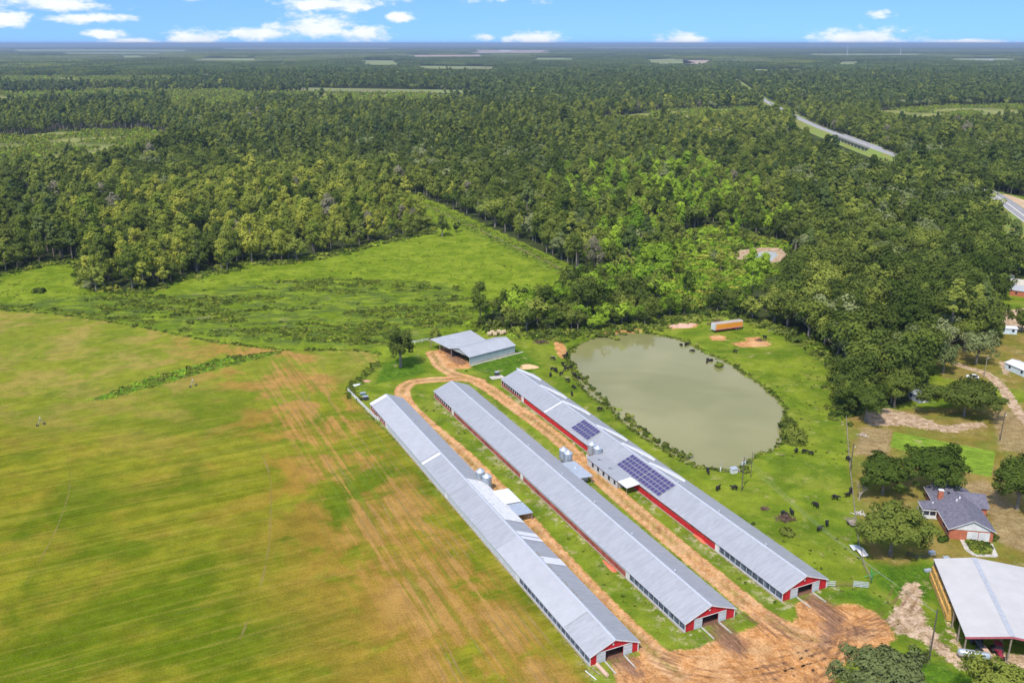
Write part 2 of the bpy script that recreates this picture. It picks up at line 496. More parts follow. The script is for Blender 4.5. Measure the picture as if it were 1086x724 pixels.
c1 = k.mix(edge(cG, .7, .35, .65), c0, g1)
# dry lawn round the yards
dry = k.mix(k.step(n_med, .38, .62), (.20, .165, .028), (.30, .215, .065))
dry = k.mix(k.m('MULTIPLY', k.step(n_m2, .45, .65), .7), dry, (.15, .185, .025))
dry = k.mix(k.m('MULTIPLY', k.step(n_sm, .5, .7), .5), dry, (.15, .15, .04))
c1 = k.mix(edge(bY, .8, .3, .7), c1, dry)
# mown hay field with streaks square to and along the long houses
s_a = k.noise(k.mapv(pos, (.018, .75, 1), rz=R(-26.6)), 1.0, 4, .7)
s_b = k.noise(k.mapv(pos, (.010, .16, 1), rz=R(-26.6)), 1.0, 4, .6, .5)
s_c = k.noise(k.mapv(pos, (.55, .012, 1), rz=R(-25.3)), 1.0, 4, .7)
# distance from the first house's left wall: the traffic band lies beside it
sxyz = k.n('ShaderNodeSeparateXYZ', ins={0: k.mapv(pos, (1, 1, 1), rz=R(-25.3))})
acr = k.m('SUBTRACT', sxyz.outputs[0], 73.7); alg = sxyz.outputs[1]
fc = k.mix(k.m('ADD', .18, k.m('MULTIPLY', k.step(s_b, .36, .64), .64)), (.135, .158, .008), (.265, .246, .018))
fc = k.mix(k.m('MULTIPLY', k.step(n_med, .46, .66), .42), fc, (.27, .175, .028))
fc = k.mix(k.m('MULTIPLY', k.step(k.noise(k.mapv(pos, loc=(50, 80, 9)), .028, 4, .6, .5), .47, .60), .8), fc, (.085, .135, .004))
fc = k.mix(k.m('MULTIPLY', k.step(s_a, .50, .64), .32), fc, (.32, .25, .05))
fc = k.mix(k.m('MULTIPLY', k.step(s_a, .50, .36), .35), fc, (.085, .10, .004))
fc = k.mix(k.m('MULTIPLY', k.step(n_sm, .50, .72), .30), fc, (.12, .16, .018))
py_ = k.n('ShaderNodeSeparateXYZ', ins={0: pos}).outputs[1]
far = k.step(k.m('ADD', py_, k.m('MULTIPLY', k.m('SUBTRACT', n_big, .5), 160)), 215, 330)
fc2 = k.mix(k.step(n_med, .42, .60), (.225, .25, .028), (.34, .27, .070))
fc2 = k.mix(k.m('MULTIPLY', k.step(n_m2, .50, .64), .6), fc2, (.135, .205, .018))
fc = k.mix(k.m('MULTIPLY', far, .72), fc, fc2)
gold = k.m('MULTIPLY', k.m('MULTIPLY', k.step(acr, -62, -22), k.step(acr, 0, -7)), k.step(k.m('ADD', n_med, k.m('MULTIPLY', k.step(py_, 230, 150), .10)), .44, .58))
fc = k.mix(k.m('MULTIPLY', gold, .70), fc, (.34, .175, .035))
band = k.m('MULTIPLY', k.step(acr, -34, -24), k.step(acr, -1.5, -9))
bn = k.m('MULTIPLY', band, k.step(k.m('ADD', s_c, k.m('MULTIPLY', k.m('SUBTRACT', n_med, .5), .9)), .46, .60))
fc = k.mix(k.m('MULTIPLY', bn, .62), fc, (.42, .235, .075))
fc = k.mix(k.m('MULTIPLY', k.m('MULTIPLY', k.step(acr, -40, -20), k.step(s_c, .50, .36)), .5), fc, (.13, .20, .018))
c1 = k.mix(edge(aF, .5, .4, .6), c1, fc)
c1 = k.mix(edge(cS, .5, .3, .7), c1, k.mix(k.step(n_sm, .35, .65), (.085, .20, .018), (.17, .32, .035)))
# bare ground
tan = k.mix(k.step(n_sm, .38, .62), (.27, .175, .085), (.37, .27, .14))
c1 = k.mix(k.m('MULTIPLY', edge(cT, 1.0, .3, .8), .8), c1, tan)
crop = k.mix(k.step(k.noise(k.mapv(pos, (.25, 2.4, 1), rz=R(12)), 1, 3), .35, .6), (.10, .18, .018), (.24, .34, .035))
c1 = k.mix(edge(bC, .25), c1, crop)
pale = k.mix(k.step(n_sm, .38, .62), (.34, .225, .125), (.56, .41, .28))
c1 = k.mix(edge(aP, 1.35, .40, .62), c1, pale)
worn = k.m('MULTIPLY', k.m('MULTIPLY', cG, k.step(k.noise(k.mapv(pos, loc=(33, 9, 5)), .20, 6, .75), .57, .66)), .55)
worn = k.m('MULTIPLY', worn, k.m('SUBTRACT', 1.0, cM))
c1 = k.mix(worn, c1, (.42, .33, .17))
wash = k.m('MULTIPLY', k.m('MULTIPLY', dE, k.step(k.noise(k.mapv(pos, loc=(7, 3, 1)), .35, 6, .75), .50, .60)), .8)
c1 = k.mix(k.m('MULTIPLY', wash, cG), c1, k.mix(k.step(n_sm, .4, .6), (.40, .33, .20), (.62, .52, .36)))
dirt = k.mix(k.step(n_sm, .36, .64), (.46, .210, .068), (.63, .335, .140))
rut = k.noise(k.mapv(pos, (.42, .11, 1), rz=R(-25.3), loc=(5, 2, 0)), 1, 6, .7, 2.2)
dirt = k.mix(k.m('MULTIPLY', k.step(rut, .50, .62), .45), dirt, (.29, .125, .045))
dirt = k.mix(k.m('MULTIPLY', k.step(n_m2, .50, .62), .6), dirt, (.64, .39, .19))
dirt = k.mix(k.m('MULTIPLY', dR, .40), dirt, (.74, .50, .30))
dirt = k.mix(k.m('MULTIPLY', k.m('MULTIPLY', dC, k.step(n_med, .38, .55)), .75), dirt, k.mix(k.step(n_sm, .42, .58), (.24, .155, .060), (.16, .20, .03)))
c1 = k.mix(edge(aD, .75, .36, .62), c1, dirt)
mud = k.mix(k.step(k.noise(k.mapv(pos, (1.6, .14, 1), rz=R(-25.3)), 1, 5, .7, 1.6), .38, .62), (.15, .080, .050), (.34, .19, .12))
c1 = k.mix(k.m('MULTIPLY', k.step(k.m('ADD', aM, k.m('MULTIPLY', k.m('SUBTRACT', rut, .5), 1.6)), .30, .80), .9), c1, mud)
grit = k.m('ADD', .72, k.m('ADD', k.m('MULTIPLY', k.step(n_fine, .36, .64), .30), k.m('MULTIPLY', k.step(k.noise(pos, .22, 4, .7), .35, .65), .26)))
gv = k.n('ShaderNodeVectorMath', operation='SCALE', ins={0: c1})
k.link(grit, gv.inputs['Scale'])
c1 = gv.outputs[0]
k.link(c1, bs.inputs['Base Color'])
bmp = k.n('ShaderNodeBump', ins={0: .55, 1: .35})
k.link(k.m('ADD', n_sm, k.m('MULTIPLY', n_fine, .35)), bmp.inputs['Height'])
k.link(bmp.outputs[0], bs.inputs['Normal'])

def grid_mesh(x0, x1, y0, y1, step_, hole=None):
    xs = np.arange(x0, x1 + step_ * .5, step_); ys = np.arange(y0, y1 + step_ * .5, step_)
    X, Y = np.meshgrid(xs, ys)
    P = np.stack([X.ravel(), Y.ravel()], 1)
    nx, ny = len(xs), len(ys)
    i = (np.arange(ny - 1)[:, None] * nx + np.arange(nx - 1)[None, :]).ravel()
    Fq = np.stack([i, i + 1, i + 1 + nx, i + nx], 1)
    if hole:
        c = P[Fq].mean(1)
        m = (c[:, 0] > hole[0]) & (c[:, 0] < hole[1]) & (c[:, 1] > hole[2]) & (c[:, 1] < hole[3])
        Fq = Fq[~m]
    return P, Fq
def make_ground_object(name, P, z, Fq, masks, label=None):
    used = np.unique(Fq)
    remap = np.zeros(len(P), np.int64); remap[used] = np.arange(len(used))
    f = remap[Fq]
    me = bpy.data.meshes.new(name)
    me.vertices.add(len(used)); me.loops.add(f.size); me.polygons.add(len(f))
    co = np.concatenate([P[used], z[used][:, None]], 1).astype(np.float32)
    me.vertices.foreach_set('co', co.ravel())
    me.loops.foreach_set('vertex_index', f.ravel().astype(np.int32))
    me.polygons.foreach_set('loop_start', np.arange(0, f.size, 4, dtype=np.int32))
    me.polygons.foreach_set('use_smooth', np.ones(len(f), bool))
    me.update(calc_edges=True)
    for nm, M_ in zip(('mask_a', 'mask_b', 'mask_c', 'mask_d'), masks):
        a = me.attributes.new(nm, 'FLOAT_COLOR', 'POINT')
        a.data.foreach_set('color', M_[used].ravel())
    me.materials.append(gm)
    o = link_mesh(name, me)
    return tag(o, kind='structure')
NX0, NX1, NY0, NY1 = -270, 330, 95, 520
P, Fq = grid_mesh(NX0, NX1, NY0, NY1, 1.0)
mk = ground_masks(P)
z = ground_z(P)
fcn = Fq[:, 0]
A_, B_, C_, D_ = mk
pond_in = sdist(P, POND) < 0
cls = np.zeros(len(Fq), int)                                   # forest floor
cls[C_[fcn, 0] > .5] = 1                                       # pasture grass
cls[C_[fcn, 3] > .5] = 2                                       # meadow
yard = inside(P[fcn], YARD)
cls[yard & (C_[fcn, 0] > .5)] = 3                              # lawn
cls[A_[fcn, 0] > .5] = 4                                       # hay field
cls[(A_[fcn, 1] > .5) | (A_[fcn, 2] > .5)] = 5                 # dirt road
cls[pond_in[fcn]] = 6
for ci, nm in enumerate(['forest_floor', 'pasture', 'meadow', 'lawn', 'field', 'dirt_road', 'pond_bed']):
    if (cls == ci).any():
        make_ground_object(nm, P, z, Fq[cls == ci], mk)
P2, F2 = grid_mesh(-1250, 1290, 95, 1655, 5.0, (NX0, NX1, NY0, NY1))
P2, F2 = P2, F2
make_ground_object('ground', P2, ground_z(P2) * 0, F2, ground_masks(P2))
def far_sheet():
    xs = [-60000, -1250, 1290, 60000]; ys = [-3000, 95, 1655, 75000]
    v, f = [], []
    for y in ys:
        for x in xs: v.append((x, y))
    for j in range(3):
        for i in range(3):
            if (i, j) == (1, 1): continue
            a = j * 4 + i
            f.append((a, a + 1, a + 5, a + 4))
    P3 = np.array(v, float)
    zz = np.zeros((16, 4), np.float32)
    make_ground_object('ground', P3, np.zeros(16), np.array(f), (zz, zz.copy(), zz.copy(), zz.copy()))
far_sheet()

# water
wm = bpy.data.materials.new('pond_water'); wm.use_nodes = True
k = N(wm.node_tree)
o_ = k.n('ShaderNodeOutputMaterial'); p_ = k.n('ShaderNodeBsdfPrincipled'); k.link(p_.outputs[0], o_.inputs[0])
ps = k.n('ShaderNodeNewGeometry').outputs['Position']
k.link(k.mix(k.step(k.noise(ps, .022, 3, .5), .35, .65), (.215, .210, .075), (.285, .265, .112)), p_.inputs['Base Color'])
k.link(k.m('ADD', .03, k.m('MULTIPLY', k.step(k.noise(k.mapv(ps, (1, 2.2, 1)), .018, 4, .6, .8), .45, .60), .22)), p_.inputs['Roughness'])
p_.inputs['IOR'].default_value = 1.33
b_ = k.n('ShaderNodeBump', ins={0: .16, 1: .05})
k.link(k.noise(ps, .9, 3, .6), b_.inputs['Height']); k.link(b_.outputs[0], p_.inputs['Normal'])
def sheet(name, poly, zz, m, kind='structure'):
    me = bpy.data.meshes.new(name)
    me.from_pydata([(x, y, zz) for x, y in poly], [], [tuple(range(len(poly)))])
    me.materials.append(m); me.update()
    if me.polygons[0].normal.z < 0: me.flip_normals()
    return tag(link_mesh(name, me), kind=kind)
c_ = POND.mean(0)
sheet('pond_water', [tuple(c_ + (p - c_) * 1.006) for p in POND], -.5, wm)
qc = QUARRY.mean(0)
qm = mat('quarry_water', (.50, .54, .54), .2, 0, .06, .05)
sheet('quarry_water', [tuple(qc + np.array([2.5, -1.0]) + (p - qc) * np.array([.62, .66])) for p in QUARRY], -.55, qm)

# highway with its bridge
asph = mat('asphalt', (.30, .29, .29), .9, 0, .12, .3)
conc = mat('concrete', (.55, .53, .48), .85, 0, .15, .5)
verge = mat('verge_grass', (.34, .31, .07), .95, 0, .25, .05, c2=(.20, .30, .05))
sand = mat('verge_sand', (.60, .42, .27), .95, 0, .2, .05)
yel = mat('road_paint', (.78, .74, .60), .7)
def ribbon(name, line, half0, half1, zz, m, kind='structure'):
    v, f = [], []
    n = len(line)
    for i in range(n):
        d = line[min(i + 1, n - 1)] - line[max(i - 1, 0)]
        d = d / np.linalg.norm(d); s = np.array([d[1], -d[0]])
        a, b = line[i] + s * half0, line[i] + s * half1
        v += [(a[0], a[1], zz), (b[0], b[1], zz)]
        if i: f.append((2 * i - 2, 2 * i, 2 * i + 1, 2 * i - 1))
    me = bpy.data.meshes.new(name); me.from_pydata(v, [], f); me.materials.append(m); me.update()
    if me.polygons[0].normal.z < 0: me.flip_normals()
    return tag(link_mesh(name, me), kind=kind)
ribbon('verge', HIGHWAY, -24, 17, .05, verge)
ribbon('road', HIGHWAY, -5.6, 5.6, 5.0, asph)
ribbon('road_marking', HIGHWAY, -.35, .35, 5.012, yel)
ribbon('road_marking', HIGHWAY, 4.6, 5.0, 5.012, yel)
def bank(side):
    v, f = [], []
    n = len(HIGHWAY)
    for i in range(n):
        d = HIGHWAY[min(i + 1, n - 1)] - HIGHWAY[max(i - 1, 0)]
        d = d / np.linalg.norm(d); s = np.array([d[1], -d[0]]) * side
        a, b = HIGHWAY[i] + s * 5.6, HIGHWAY[i] + s * 14
        v += [(a[0], a[1], 4.99), (b[0], b[1], .04)]
        if i and not (bi[0] < i <= bi[-1]): f.append((2 * i - 2, 2 * i, 2 * i + 1, 2 * i - 1))
    me = bpy.data.meshes.new('road_bank'); me.from_pydata(v, [], f); me.materials.append(verge); me.update()
    tag(link_mesh('road_bank', me), kind='structure')
# the bridge stands where the road crosses the creek bottom
bi = [i for i, p in enumerate(HIGHWAY) if 884 < to_px(p[0], p[1])[0] < 930]
bank(1); bank(-1)
B0, B1 = HIGHWAY[bi[0]], HIGHWAY[bi[-1]]
bd = (B1 - B0); bl = np.linalg.norm(bd); bd = bd / bl; bz = math.atan2(bd[1], bd[0])
br = thing('road_bridge', 'long low concrete road bridge on many short piers above the trees', 'bridge', (B0[0], B0[1], 0), bz)
MB().box(0, -6.4, 4.1, bl, 6.4, 4.99).build('deck', conc, br)
MB().box(0, -6.4, 4.995, bl, -6.1, 5.9).build('parapet', conc, br)
MB().box(0, 6.1, 4.995, bl, 6.4, 5.9).build('parapet', conc, br)
nb = 11
for i in range(nb):
    x = (i + .5) * bl / nb
    MB().box(x - .5, -6.0, 0, x + .5, 6.0, 4.09).build('pier', conc, br)
# the near face of the bridge opening is dark under the deck, so the bank stops there
sheet('verge_sand', PG([(783, 90), (792, 95), (806, 106), (800, 108), (784, 96), (780, 91)]), .08, sand)
sheet('verge', PG([(880, 137), (925, 148), (940, 158), (950, 166), (930, 160), (900, 148)]), .08, verge)
sheet('verge_sand', PG([(1046, 209), (1066, 206), (1105, 218), (1105, 238), (1075, 222)]), .08, sand)
fm = mat('far_field', (.26, .25, .10), .95, 0, .25, .002, c2=(.24, .29, .08))
fm2 = mat('far_soil', (.40, .30, .22), .95, 0, .15, .002)
lane = smooth_line([G(*p) for p in [(432, 210), (462, 222), (505, 242), (556, 266), (598, 286)]], 6)
ribbon('dirt_path', lane, -1.0, 1.2, .05, mat('path_earth', (.30, .21, .10), .95, 0, .35, .08, c2=(.16, .19, .05)))
FAR_FIELDS = [([(60, 56), (180, 56), (175, 57.5), (60, 57.5)], fm), ([(230, 51), (420, 51), (420, 52), (230, 52)], fm), ([(620, 50.5), (800, 50.3), (800, 51.2), (620, 51.4)], fm), ([(850, 57), (990, 57), (985, 58.6), (850, 58.6)], fm),
    ([(200, 62), (280, 62), (276, 64.5), (200, 64.5)], fm), ([(430, 58.5), (520, 58.2), (520, 60), (430, 60.4)], fm2), ([(780, 74), (860, 73), (866, 76), (790, 77)], fm), ([(1000, 62), (1086, 62), (1086, 64), (1004, 64)], fm), ([(440, 70), (540, 71), (536, 74), (440, 73)], fm),
    ([(312, 93), (500, 96), (505, 99), (420, 99), (300, 96)], fm), ([(495, 53.2), (588, 53.2), (592, 56), (495, 56.5)], fm2), ([(672, 64), (720, 62), (738, 67), (690, 68.5)], fm), ([(560, 61.5), (612, 61.5), (610, 63.5), (560, 63.5)], fm),
    ([(724, 64), (770, 63.8), (768, 66), (735, 72), (726, 71)], fm2), ([(0, 52.5), (118, 52.3), (210, 53), (205, 54.8), (0, 54.8)], fm), ([(118, 59.3), (160, 59), (157, 61.2), (120, 61.4)], fm), ([(375, 64), (430, 64.5), (425, 69), (380, 69)], fm),
    ([(878, 66), (915, 65), (918, 68), (884, 68.6)], fm), ([(0, 48.6), (80, 48.7), (80, 49.6), (0, 49.6)], fm), ([(990, 45.9 + 1.4), (1010, 47.2), (1012, 48.2), (990, 48.2)], fm2), ([(292, 66.5), (310, 66.5), (306, 70), (294, 70)], fm)]
FAR_CLEAR = []
for q, m_ in FAR_FIELDS:
    wq = PG(q)
    FAR_CLEAR.append(PG([(x, y + (1.2 + 14 * (y - 46) / 110 if y > sum(p[1] for p in q) / len(q) else 0)) for x, y in q]))
    sheet('far_field', wq, .3, m_)
# wheel tracks across the hay field
tm = bpy.data.materials.new('wheel_track'); tm.use_nodes = True
k = N(tm.node_tree)
o_ = k.n('ShaderNodeOutputMaterial'); p_ = k.n('ShaderNodeBsdfPrincipled'); tr_ = k.n('ShaderNodeBsdfTransparent'); mx_ = k.n('ShaderNodeMixShader')
ps = k.n('ShaderNodeNewGeometry').outputs['Position']
k.link(k.mix(k.step(k.noise(ps, .4, 3), .4, .6), (.36, .27, .08), (.48, .32, .13)), p_.inputs['Base Color'])
p_.inputs['Roughness'].default_value = .95
k.link(k.m('MULTIPLY', k.step(k.noise(ps, .05, 5, .6), .36, .70), .42), mx_.inputs[0])
k.link(tr_.outputs[0], mx_.inputs[1]); k.link(p_.outputs[0], mx_.inputs[2]); k.link(mx_.outputs[0], o_.inputs[0])
TR = [[(264, 402), (304, 427), (340, 467), (371, 516), (400, 565), (440, 632), (470, 690), (490, 735)],
      [(286, 400), (322, 427), (358, 458), (384, 484), (411.5, 530), (429, 566), (463, 612), (494, 653), (545, 724)],
      [(344.5, 398), (327, 421), (353, 449), (396, 486), (424.6, 522), (463, 570), (494, 608), (523, 645), (585, 724)],
      [(384, 400), (378, 430), (400, 462), (439, 510), (494, 576), (540, 630), (600, 702)],
      [(360, 497), (400, 550), (430, 610), (465, 670), (500, 740)],
      [(372, 455), (410, 496), (450, 545), (500, 607), (560, 680)],
      [(330, 372), (345, 395), (352, 430), (392, 476)], [(392, 372), (360, 380), (310, 398), (250, 440)],
      [(268, 462), (286, 503), (287, 547), (284, 588), (273, 632), (255, 677)], [(72, 480), (74, 516), (58, 565), (27, 619)],
      [(0, 640), (120, 598), (300, 548), (400, 530)], [(0, 668), (150, 625), (330, 580), (420, 560)], [(0, 700), (120, 668), (300, 622), (440, 590)], [(60, 724), (200, 690), (400, 640), (470, 622)], [(0, 580), (200, 530), (330, 505)]]
def track_mesh(name, TRK, offs, m, wide, z0):
    v, f = [], []
    q = 0
    for t in TRK:
        ln = smooth_line([G(*p) for p in t], 8)
        for off in offs:
            q += 1
            off = off + random.uniform(-.2, .2)
            hw = wide * random.uniform(.7, 1.3)
            zt = z0 + .002 * q
            for i in range(len(ln)):
                d = ln[min(i + 1, len(ln) - 1)] - ln[max(i - 1, 0)]
                d = d / np.linalg.norm(d); s = np.array([d[1], -d[0]])
                a, b = ln[i] + s * (off - hw), ln[i] + s * (off + hw)
                n0 = len(v)
                v += [(a[0], a[1], zt), (b[0], b[1], zt)]
                if i: f.append((n0 - 2, n0, n0 + 1, n0 - 1))
    me = bpy.data.meshes.new(name); me.from_pydata(v, [], f); me.materials.append(m); me.update()
    tag(link_mesh(name, me), kind='structure')
track_mesh('wheel_tracks', TR[:10] + TR[12:13], (0,), tm, .22, .012)
track_mesh('wheel_tracks', TR[:4], (1.9,), tm, .22, .050)
rm = bpy.data.materials.new('tyre_rut'); rm.use_nodes = True
k = N(rm.node_tree)
o_ = k.n('ShaderNodeOutputMaterial'); p_ = k.n('ShaderNodeBsdfPrincipled'); tr_ = k.n('ShaderNodeBsdfTransparent'); mx_ = k.n('ShaderNodeMixShader')
ps = k.n('ShaderNodeNewGeometry').outputs['Position']
k.link(k.mix(k.step(k.noise(ps, .8, 3), .4, .6), (.24, .115, .055), (.36, .19, .095)), p_.inputs['Base Color'])
p_.inputs['Roughness'].default_value = .95
k.link(k.m('MULTIPLY', k.step(k.noise(ps, .12, 5, .65), .40, .66), .38), mx_.inputs[0])
k.link(tr_.outputs[0], mx_.inputs[1]); k.link(p_.outputs[0], mx_.inputs[2]); k.link(mx_.outputs[0], o_.inputs[0])
RUTS = [[(655, 690), (668, 706), (684, 726), (700, 745)], [(650, 692), (664, 712), (676, 740)], [(760, 666), (784, 686), (812, 704), (850, 724), (880, 740)], [(757, 668), (778, 692), (800, 712), (815, 735)],
        [(862, 638), (880, 652), (894, 670), (884, 690), (850, 702), (800, 712)], [(862, 638), (876, 660), (872, 690), (850, 715), (820, 740)], [(864, 638), (890, 655), (915, 665), (940, 665), (962, 650)],
        [(790, 642), (825, 664), (860, 690), (885, 720)], [(780, 635), (815, 662), (840, 690), (850, 730)], [(690, 690), (730, 706), (790, 708), (850, 695), (900, 676), (945, 658), (965, 640)], [(700, 700), (760, 716), (830, 716), (880, 700)],
        [(870, 680), (900, 672), (935, 664), (965, 672), (1000, 692), (1040, 708)], [(820, 664), (860, 672), (905, 670), (945, 652), (962, 628)]]
track_mesh('tyre_ruts', RUTS, (-2.6, -1.0, .8, 2.5), rm, .28, .014)
# ------------------------------------------------------------------ foliage
def leafmat(name, a, b, tr=.22):
    m = bpy.data.materials.new(name); m.use_nodes = True
    k = N(m.node_tree)
    o = k.n('ShaderNodeOutputMaterial')
    oi = k.n('ShaderNodeObjectInfo')
    t = k.n('ShaderNodeTexCoord').outputs['Object']
    n1 = k.noise(t, .45, 3, .6)
    f = k.m('ADD', oi.outputs['Random'], k.m('MULTIPLY', k.m('SUBTRACT', n1, .5), .55), clamp=True)
    c = k.mix(f, a, b)
    d = k.n('ShaderNodeBsdfDiffuse', ins={0: c})
    tl = k.n('ShaderNodeBsdfTranslucent', ins={0: c})
    mx = k.n('ShaderNodeMixShader', ins={0: tr, 1: d.outputs[0], 2: tl.outputs[0]})
    k.link(mx.outputs[0], o.inputs[0])
    return m
LM = dict(
    dark=leafmat('foliage_dark', (.060, .092, .016), (.150, .185, .036)),
    mid=leafmat('foliage_mid', (0.129, 0.170, 0.028), (0.298, 0.333, 0.058)),
    yellow=leafmat('foliage_yellow_green', (0.187, 0.252, 0.033), (0.433, 0.433, 0.064)),
    lime=leafmat('foliage_lime', (0.175, 0.298, 0.026), (0.433, 0.573, 0.053), .3),
    grey=leafmat('foliage_grey_green', (.145, .180, .060), (.310, .335, .140)),
    oak=leafmat('foliage_oak', (.070, .112, .018), (.195, .235, .042)),
    pine=leafmat('foliage_pine', (0.088, 0.135, 0.037), (0.193, 0.240, 0.064)),
    brown=leafmat('foliage_brown', (.200, .185, .105), (.330, .300, .190)),
    scrub=leafmat('foliage_scrub', (0.094, 0.146, 0.016), (0.211, 0.263, 0.033)),
)
bark = mat('bark', (.20, .165, .125), .95, 0, .3, 1.5, c2=(.34, .30, .25))
def leaves(cs, rs, per, size, rng, up=.35, flat=.85):
    """leaf-sized faces over the surfaces of many clumps"""
    V = []
    mid = cs.mean(0) * np.array([1, 1, .72])
    for c, r in zip(cs, rs):
        n = int(per * (r / rs.mean()) ** 1.6) + 3
        d = rng.normal(size=(n, 3)); d[:, 2] += up; d /= np.linalg.norm(d, axis=1)[:, None]
        p = c + d * r * rng.uniform(.62, 1.12, (n, 1)) * np.array([1, 1, flat])
        gl = p - mid; gl /= np.linalg.norm(gl, axis=1)[:, None] + 1e-6
        nn = d * .75 + gl * .55 + rng.normal(size=(n, 3)) * .22; nn /= np.linalg.norm(nn, axis=1)[:, None]
        a = rng.normal(size=(n, 3)); u = np.cross(nn, a); u /= np.linalg.norm(u, axis=1)[:, None]; w_ = np.cross(nn, u)
        s = size * rng.uniform(.55, 1.25, (n, 1))
        q = np.stack([p - u * s - w_ * s * .35, p + u * s * .3 - w_ * s * .9, p + u * s * 1.0 + w_ * s * .25, p - u * s * .2 + w_ * s], 1)
        V.append(q.reshape(-1, 3))
    return np.concatenate(V)
def crown_points(kind, h, r, rng, nc):
    if kind == 'broad':
        z0 = h * rng.uniform(.24, .34); zc = (z0 + h) / 2; hh = (h - z0) / 2
        d = rng.normal(size=(nc, 3)); d[:, 2] += .35; d /= np.linalg.norm(d, axis=1)[:, None]
        q = rng.uniform(.40, 1.05, (nc, 1))
        lob = 1 + .32 * np.sin(3 * np.arctan2(d[:, 1], d[:, 0]) + rng.uniform(0, 6))[:, None]
        c = d * q * np.array([r, r, hh]) * lob * .86 + np.array([0, 0, zc])
        rs = rng.uniform(.20, .36, nc) * r * (34 / max(nc, 34)) ** .42
    elif kind == 'tall':
        z = h * rng.uniform(.24, .97, nc); t = (z / h - .24) / .73
        rad = r * np.sin(np.pi * np.clip(t * .82 + .16, 0, 1)) * .80; a = rng.uniform(0, 6.28, nc); q = rng.uniform(.35, 1, nc)
        c = np.stack([np.cos(a) * rad * q, np.sin(a) * rad * q, z], 1)
        rs = rng.uniform(.24, .42, nc) * r
    elif kind == 'pine':
        z = h * rng.uniform(.50, .98, nc); t = (z / h - .5) / .5
        rad = r * (1 - t ** 1.5) * .85 + .2; a = rng.uniform(0, 6.28, nc); q = rng.uniform(.4, 1, nc)
        c = np.stack([np.cos(a) * rad * q, np.sin(a) * rad * q, z], 1)
        rs = rng.uniform(.22, .36, nc) * r
    elif kind == 'cone':
        z = h * rng.uniform(.08, .97, nc); t = z / h
        rad = r * (1 - t) * .9 + .1; a = rng.uniform(0, 6.28, nc)
        c = np.stack([np.cos(a) * rad, np.sin(a) * rad, z], 1)
        rs = rng.uniform(.22, .34, nc) * r
    else:   # bush
        d = rng.normal(size=(nc, 3)); d[:, 2] = np.abs(d[:, 2]); d /= np.linalg.norm(d, axis=1)[:, None]
        c = d * rng.uniform(.4, .8, (nc, 1)) * np.array([r, r, h * .8])
        rs = rng.uniform(.25, .4, nc) * r
    return c, rs
def trunk_tris(kind, h, r, cs, rng, n=6):
    m = MB()
    lean = rng.normal(size=2) * .02 * h
    top = {'broad': .62, 'tall': .88, 'pine': .93, 'cone': .85}.get(kind, .4) * h
    br = (.030 if kind == 'broad' else .016) * h + .03
    pts = [Vector((lean[0] * t * t, lean[1] * t * t, top * t)) for t in (-.02, .35, .7, 1)]
    rr = [br * 1.25, br * .85, br * .6, br * .25]
    for i in range(3): m.cyl(pts[i], pts[i + 1], rr[i], rr[i + 1], n, 0, False)
    if kind in ('broad', 'tall'):
        for c in cs[:: max(1, len(cs) // (9 if kind == 'broad' else 5))]:
            t = rng.uniform(.35, .7) if kind == 'broad' else rng.uniform(.45, .8)
            b0 = Vector((lean[0] * t * t, lean[1] * t * t, top * t))
            m.cyl(b0, Vector(c) * .96, br * .42, br * .12, 5, 0, False)
    return m
def mesh_from(V, trunk, mats):
    n = len(V) // 4
    tv = np.array(trunk.v, np.float32).reshape(-1, 3) if trunk else np.zeros((0, 3), np.float32)
    co = np.concatenate([V.astype(np.float32), tv])
    me = bpy.data.meshes.new('foliage')
    me.vertices.add(len(co)); me.vertices.foreach_set('co', co.ravel())
    idx = list(range(4 * n)); tot = [4] * n; mi = [0] * n
    if trunk:
        for f in trunk.f:
            idx += [i + 4 * n for i in f]; tot.append(len(f)); mi.append(1)
    me.loops.add(len(idx)); me.loops.foreach_set('vertex_index', idx)
    me.polygons.add(len(tot)); me.polygons.foreach_set('loop_start', list(np.concatenate([[0], np.cumsum(tot)[:-1]]))); me.polygons.foreach_set('material_index', mi)
    for m in mats: me.materials.append(m)
    me.update(calc_edges=True)
    return me
def tree_data(kind, h, r, seed, nc, per, size):
    rng = np.random.default_rng(seed)
    c, rs = crown_points(kind, h, r, rng, nc)
    V = leaves(c, rs, per, size, rng)
    return V, trunk_tris(kind, h, r, c, rng)
TINTS = {'broad': ['dark', 'mid', 'grey', 'oak', 'lime'], 'tall': ['mid', 'yellow', 'lime', 'dark', 'brown', 'oak'], 'pine': ['pine', 'dark', 'mid']}
BASE = {'broad': (13.0, 6.8), 'tall': (18.0, 5.1), 'pine': (20.0, 3.8)}
# detailed meshes for single trees and simpler ones for the mass of the wood
FINE, LOD = {}, {}
for kd in BASE:
    h, r = BASE[kd]
    for vv in range(3):
        V, tk = tree_data(kd, h, r, 100 + vv * 7 + len(kd), 34 if kd == 'broad' else 30, 62, .36)
        V2, tk2 = tree_data(kd, h, r, 100 + vv * 7 + len(kd), 26, 30, .52)
        tkm = bpy.data.meshes.new('trunk'); tkm.from_pydata(tk.v, [], tk.f); tkm.materials.append(bark)
        for ti in TINTS[kd]:
            FINE[kd, ti, vv] = (mesh_from(V, None, [LM[ti]]), tkm)
            LOD[kd, ti, vv] = mesh_from(V2, tk2, [LM[ti], bark])

